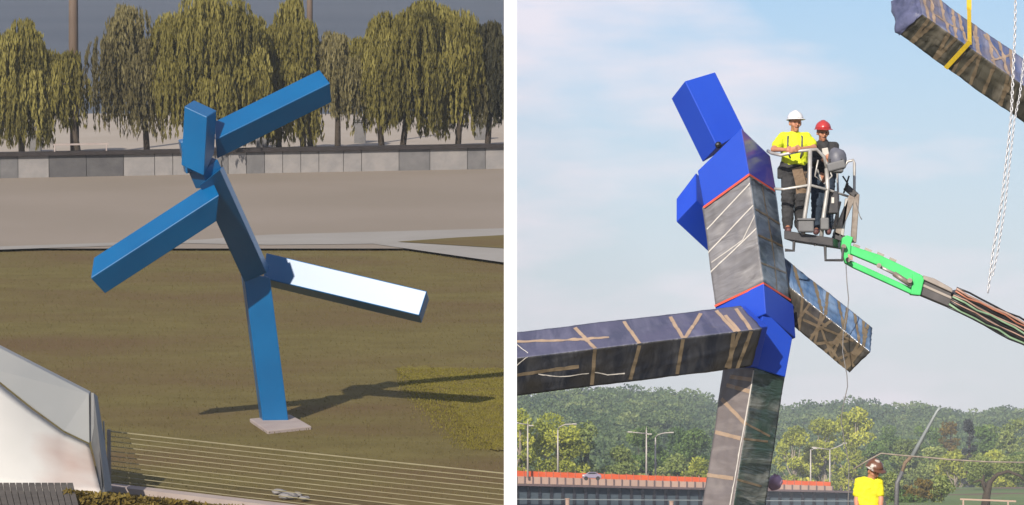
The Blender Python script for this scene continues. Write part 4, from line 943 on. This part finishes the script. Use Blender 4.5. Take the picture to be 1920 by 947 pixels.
while x < 1620:
    x2 = x + 21.4; a, b_ = brp(x + .6, 911, 918, .3), brp(x2 - .6, 911, 918, .3)
    MB().poly([a, b_, b_ - Vector((0, 0, 8)), a - Vector((0, 0, 8))], .3, (0, 1, 0)).build('girder_panel', M['girder'], br)
    MB().bar(a + Vector((0, -.1, 0)), a + Vector((0, -.1, -8)), .22, .5, (1, 0, 0)).build('stiffener', M['glass'], br)
    x = x2
a, b_ = brp(920, 936, 938, -1.2), brp(1600, 936, 938, -1.2); MB().bar(a, b_, .12, .12).build('pipe', M['grey'], br)
# orange mesh on the parapet, posts
x = 955.0
om = thing('safety_fence', 'orange mesh safety fence running along the bridge parapet', 'fence', R, brp(1150, 893, 904))
while x < 1548:
    x2 = x + 13.7; s_ = .6 * math.sin(x * .7); y0 = 882.5 + s_; y1 = 895 + s_
    if not (1316 < x < 1440):
        a, b_ = brp(x, y0, y1, 1.2), brp(x2 - .3, 882.9 + .6 * math.sin(x2 * .7), 895.3, 1.2)
        MB().poly([a, b_, brp(x2 - .3, 893, 904, 1.2), brp(x, 893, 904, 1.2)], .08, (0, 1, 0)).build('mesh_panel', M['omesh'], om)
        MB().bar(brp(x, 879, 892.5, 1.15), brp(x, 893, 904, 1.15), .08, .08, (1, 0, 0)).build('post', M['hoser'], om)
    x = x2
# stubs in front of the girder
for px, y0, lab in ((1064, 936, 'pale pile top under the left part of the bridge'), (1259, 941, 'pale pile top under the right part of the bridge')):
    g = R.P(px, y0, 600); b = MB(); b.tube([Vector((g.x, 600, 0)), g], .3, 8); b.tube([g, g + Vector((0, 0, .12))], .38, 8)
    props(b.build('pile', M['parapet'], None, R), lab, 'pile', 'piles in front of the bridge')
# street lamps
def lamp(px, base, top, arms, label, spike=0, D=690):
    t = thing('street_lamp', label, 'street lamp', R, R.P(px, base, D), 'street lamps on the bridge')
    MB().tube([R.P(px, base + 6, D), R.P(px, top, D)], [.17, .10], 8).build('pole', M['lampm'], t, smooth=True)
    if spike: MB().tube([R.P(px, top, D), R.P(px, top - spike, D)], [.06, .03], 6).build('spike', M['lampm'], t)
    for arm in arms:
        q = [R.P(x, y, D - i * .6) for i, (x, y) in enumerate(arm)]
        MB().tube(q, .085, 6).build('arm', M['lampm'], t, smooth=True)
        e = q[-1]; MB().box(e, (.75, .35, .2)).build('lamp_head', M['lampm'], t, bevel=.05)
lamp(989.5, 890, 795, [[(989.5, 796), (980, 795), (968, 793)], [(989.5, 797), (996, 798)]], 'street lamp with level double arms, leftmost on the bridge by the white pillar', 10, 680)
lamp(1046, 886, 806, [[(1046, 806), (1050, 800), (1060, 796), (1077, 795)]], 'street lamp with a single curved arm, in front of the tall yellow green tree', 0, 690)
lamp(1212, 897, 806, [[(1212, 813), (1200, 812), (1181, 810)], [(1212, 813), (1218, 814)]], 'street lamp with level double arms, left of the pair nearest the wrapped leg', 6, 700)
lamp(1229, 893, 820, [[(1229, 820), (1234, 815), (1245, 812), (1259, 811)]], 'street lamp with a single curved arm, right of the pair nearest the wrapped leg', 0, 705)
lamp(1520, 925, 843, [[(1520, 844), (1528, 841)]], 'street lamp with a stub arm just right of the wrapped leg', 0, 760)
lamp(1556, 925, 843, [[(1556, 843), (1540, 841), (1526, 839)], [(1556, 843), (1570, 838), (1584, 831)]], 'street lamp with long arms both ways among the yellow trees', 0, 765)
# car on the bridge
ca = thing('parked_car', 'purple grey car seen over the bridge parapet behind the mesh', 'car', R, R.P(1109, 897, 672))
def cpp(x, y, d=0): return R.P(x, y, 672 + d)
MB().poly([cpp(1092, 896), cpp(1092, 890), cpp(1099, 888.5), cpp(1104, 885), cpp(1116, 885), cpp(1122, 888.5), cpp(1127, 890), cpp(1128, 897)], 1.8, (0, 1, 0)).build('body', M['carp'], ca, bevel=.1)
MB().poly([cpp(1101, 888.6, -.05), cpp(1105, 886, -.05), cpp(1115, 886, -.05), cpp(1120, 888.6, -.05)], .05, (0, 1, 0)).build('window', M['glass'], ca)
for px in (1099, 1121):
    w_ = MB().tube([cpp(px, 897, -.08), cpp(px, 897, .2)], .33, 14).build('wheel', M['dark'], ca)
MB().box(cpp(1094, 891.5, -.02), (.35, .1, .2)).build('headlight', M['tape_glint'], ca)

# lilac bag on a post, slanted pole, far cable, branch
bgp = thing('plastic_bag', 'pale lilac plastic bag tied to a post right of the wrapped leg', 'bag', R, R.P(1446, 918, 60))
b = MB().ball(R.P(1453, 905, 60), .11, 14, (.95, .8, .9))
for v in b.v: v += Vector((noise.noise(v * 11), noise.noise(v * 11 + Vector((3, 0, 0))), noise.noise(v * 11 + Vector((0, 7, 0))))) * .05
b.build('bag', M['pink'], bgp, smooth=True); MB().tube([R.P(1453, 897, 60), R.P(1456, 890, 60)], [.03, .045], 8).build('knot', M['pink'], bgp)
b = MB().tube([R.P(1434, 912, 60.2), Vector((R.P(1434, 912, 60.2).x, 60.2, 0))], .02, 6); props(b.build('post', M['dsteel'], None, R), 'thin dark post beside the lilac bag', 'post')
mp_ = thing('slanted_mast', 'slender pale mast leaning right over the trees, with a jointed foot', 'mast', R, R.P(1680, 906, 300))
MB().tube([R.P(1711, 855, 300), R.P(1757, 771, 300), R.P(1763, 764, 300)], [.17, .09, .12], 8).build('mast', M['grey'], mp_, smooth=True)
MB().tube([R.P(1712, 853, 300), R.P(1697, 868, 300), R.P(1690, 890, 300)], [.11, .14, .12], 8).build('joint', M['khaki'], mp_, smooth=True)
MB().tube([R.P(1692, 884, 300), R.P(1682, 905, 300), R.P(1680, 985, 300)], [.14, .16, .17], 8).build('foot', M['gplastic'], mp_, smooth=True)
ov = MB().tube([R.P(x, y, 290) for x, y in ((1600, 880), (1628, 863), (1652, 850), (1690, 854), (1740, 858), (1782, 862), (1850, 866), (1960, 868))], .055, 5).build('overhead_cable', M['barkp'], None, R, smooth=True)
props(ov, 'thin pale cable crossing behind the lowest worker and the slanted mast', 'cable')

# ------------------------------------------------------------------ hills, woods and trees on the far side
def hillline(px):      # skyline of the wooded hill in photo pixels
    t = [(700, 700), (960, 752), (1040, 745), (1130, 740), (1230, 742), (1330, 768), (1450, 782), (1500, 778), (1560, 768), (1620, 770), (1660, 783), (1700, 776), (1730, 768), (1780, 782), (1830, 790), (1880, 786), (1960, 780), (2300, 770)]
    for a, b_ in zip(t[:-1], t[1:]):
        if a[0] <= px <= b_[0]: return a[1] + (b_[1] - a[1]) * (px - a[0]) / (b_[0] - a[0])
    return t[-1][1]
DN, DF = 900, 1500
v = []; f = []; nx, ny = 60, 14
for j in range(ny + 1):
    u = j / ny; D = DN + (DF - DN) * u
    for i in range(nx + 1):
        px = 920 + (2250 - 920) * i / nx; zt = R.P(px, hillline(px) + 14, DF).z; v.append(Vector((R.P(px, 0, D).x, D, max(-1, zt * (u ** .8)) - 2)))
for i in range(nx + 1): v.append(Vector((v[ny * (nx + 1) + i].x * 1.3, DF + 500, -2)))
for j in range(ny + 1):
    for i in range(nx): a = j * (nx + 1) + i; f.append((a, a + 1, a + nx + 2, a + nx + 1))
hl = MB().add(v, f).build('hills', M['hillg'], None, R, loc=(0, 0, 0), smooth=True, fix=False); hl['kind'] = 'structure'
# the wood on it: several hundred crowns as one mass
proto = []
for k in range(5):
    cl = [(rng.normal(0, .45), rng.normal(0, .45), rng.uniform(.1, 1.0), rng.uniform(.3, .55)) for _ in range(9)]
    P, T = clump_points(cl, 480, .8); proto.append((P, T))
PP = []; TT = []; SZ = []
for j in range(15):
    u = j / 14; D = DN + (DF - DN) * u
    for i in range(48):
        px = 930 + (2000 - 930) * (i + rng.random()) / 48; zt = R.P(px, hillline(px) + 14, DF).z * (u ** .8)
        s_ = rng.uniform(5, 8.5) * (D / 1250) ** .5; k = int(rng.integers(5)); P, T = proto[k]; a = rng.random() * 6.28
        Q = P @ np.array([[math.cos(a), math.sin(a), 0], [-math.sin(a), math.cos(a), 0], [0, 0, 1]]) * s_ * (1, 1, .95)
        PP.append(Q + (R.P(px, 0, D).x, D + rng.uniform(-20, 20), zt - s_ * .35)); TT.append(T * .7 + rng.normal(.12, .2)); SZ.append(np.full(len(P), s_ * .135))
PP = np.concatenate(PP); TT = np.concatenate(TT); SZ = np.concatenate(SZ)
wd = link('woodland', leafmesh('woodland', PP, SZ, LF['hill'], TT, asp=.8), None, None, R); wd['kind'] = 'stuff'
# single trees in front of the hill
TR = [  # px, top, half width px, D, leaf, label
    (975, 748, 40, 770, 'yellowg', 'yellow green tree cut by the white pillar, leftmost on the far bank'),
    (1045, 752, 62, 780, 'yellowg', 'tall bright yellow green tree with pale forked trunk behind two lamps'),
    (1098, 782, 32, 790, 'olive', 'narrow yellow green tree right of the tall forked one'),
    (1160, 838, 48, 800, 'olive', 'low olive tree left of the lamp pair'),
    (1205, 808, 55, 850, 'green', 'round dark green tree behind the lamp pair'),
    (1262, 848, 40, 810, 'olive', 'low olive tree right of the lamp pair'),
    (1310, 858, 34, 800, 'yellowg', 'low yellow green tree touching the wrapped leg'),
    (1290, 800, 52, 880, 'green', 'dark round tree on the slope left of the wrapped leg'),
    (1490, 800, 44, 800, 'yellowg', 'yellow tree just right of the wrapped leg'),
    (1545, 786, 50, 810, 'yellowg', 'broad yellow green tree behind the right lamp posts'),
    (1605, 764, 46, 800, 'yellowg', 'tallest green tree beneath the dangling cable'),
    (1640, 830, 40, 790, 'green', 'dark green tree behind the lowest worker'),
    (1700, 832, 48, 800, 'olive', 'olive tree crossed by the slanted mast'),
    (1750, 842, 44, 780, 'olive', 'olive tree right of the slanted mast'),
    (1780, 785, 26, 820, 'amber', 'amber tree left of the slate coloured column tree'),
    (1850, 800, 46, 830, 'green', 'green tree right of the slate coloured column tree'),
    (1902, 780, 40, 820, 'olive', 'green tree with a light top at the right edge'),
    (1660, 800, 46, 860, 'green', 'dark green tree standing back between the lowest worker and the mast'),
    (1735, 800, 50, 880, 'green', 'dark rounded tree behind the mast tip'),
    (1790, 846, 40, 770, 'yellowg', 'low yellow green tree at the foot of the column tree'),
    (1870, 850, 44, 760, 'yellowg', 'low yellow green tree behind the arching bare branches'),
    (1915, 846, 36, 770, 'green', 'low green tree touching the right edge of view'),
]
for (px, top, hw, D, lf, lab) in TR:
    base = R.P(px, 957, D); base.z = 0; h = R.P(px, top, D).z
    broad_tree(R, base, h, 2 * hw * D / FPX * 1.05, lf, lab, group='trees on the far bank', trunk_frac=.12, leaf=.62, per=62, nclump=34, cr=.17, bark='barkp' if lf == 'yellowg' else 'bark')
broad_tree(R, Vector((R.P(1811, 0, 700).x, 700, 0)), R.P(1811, 782, 700).z, 24 * 700 / FPX, 'slate', 'narrow slate coloured column tree near the right edge', trunk_frac=.05, leaf=.4, per=200, nclump=46, cr=.3, name='columnar_tree')
# bank with shrubs and a bare tree at the right
v = [R.P(1660, 950, 420), R.P(2100, 950, 420), R.P(2100, 912, 640), R.P(1770, 914, 640), R.P(1690, 922, 600)]
o = MB().poly(v).build('grass_bank', M['bank'], None, R, loc=(0, 0, 0), fix=False); o['kind'] = 'structure'
for i, (px, py, hw, hp_, lf, lab) in enumerate(((1672, 935, 26, 46, 'olive', 'olive bush just right of the lowest worker'), (1725, 938, 34, 38, 'amber', 'orange tinted bush under the slanted mast'), (1765, 940, 24, 44, 'olive', 'yellowish bush left of the column tree'), (1838, 905, 40, 42, 'olive', 'wide rusty olive bush above the green bank'), (1900, 900, 34, 44, 'olive', 'wide olive bush at the right edge'), (1700, 950, 40, 26, 'green', 'low dark green bush at the bottom edge'))):
    D = 460 if i in (0, 1, 2, 5) else 600; base = R.P(px, py, D)
    broad_tree(R, base, hp_ * D / FPX, 2 * hw * D / FPX, lf, lab, 'bush', 'bushes on the right bank', trunk_frac=.02, leaf=.34, per=170, nclump=22, cr=.2, name='bush')
bt = thing('bare_tree', 'dark bare tree with arching branches on the green bank', 'tree', R, R.P(1850, 940, 430))
def br_(q, r): return [R.P(x, y, 430) for x, y in q], r
for nm, q, r in (('trunk', [(1848, 952), (1850, 930), (1856, 905), (1868, 893)], [.5, .42, .3, .12]), ('limb', [(1856, 905), (1870, 890), (1890, 884), (1912, 892), (1925, 905)], [.25, .2, .17, .14, .08]), ('limb', [(1850, 925), (1842, 905), (1845, 890)], [.25, .16, .08]), ('limb', [(1853, 912), (1838, 900), (1824, 905)], [.2, .12, .06])):
    MB().tube([R.P(x, y, 430) for x, y in q], r, 7).build(nm, M['bark'], bt, smooth=True)
pl = MB(); a, b_ = R.P(1800, 936, 425), R.P(1905, 940, 425); pl.bar(a, b_, .2, .16); pl.bar(R.P(1806, 936, 425), R.P(1806, 952, 425), .15, .15); pl.bar(R.P(1890, 939, 425), R.P(1890, 955, 425), .15, .15)
props(pl.build('low_rail', M['parapet'], None, R), 'low pale rail on the green bank under the bare tree', 'rail')

# ------------------------------------------------------------------ summer haze
hb_ = MB().box((550, 1110, 42), (1880, 2360, 112)).build('haze', None, None, R, loc=(550, 1110, -14))
hm = bpy.data.materials.new('haze'); hm.use_nodes = True; t = hm.node_tree; t.nodes.clear()
vo = t.nodes.new('ShaderNodeVolumePrincipled'); vo.inputs['Color'].default_value = (.82, .90, 1, 1); vo.inputs['Density'].default_value = .00023; vo.inputs['Anisotropy'].default_value = 0
mo = t.nodes.new('ShaderNodeOutputMaterial'); t.links.new(vo.outputs[0], mo.inputs['Volume'])
hb_.data.materials.append(hm); hb_['kind'] = 'stuff'
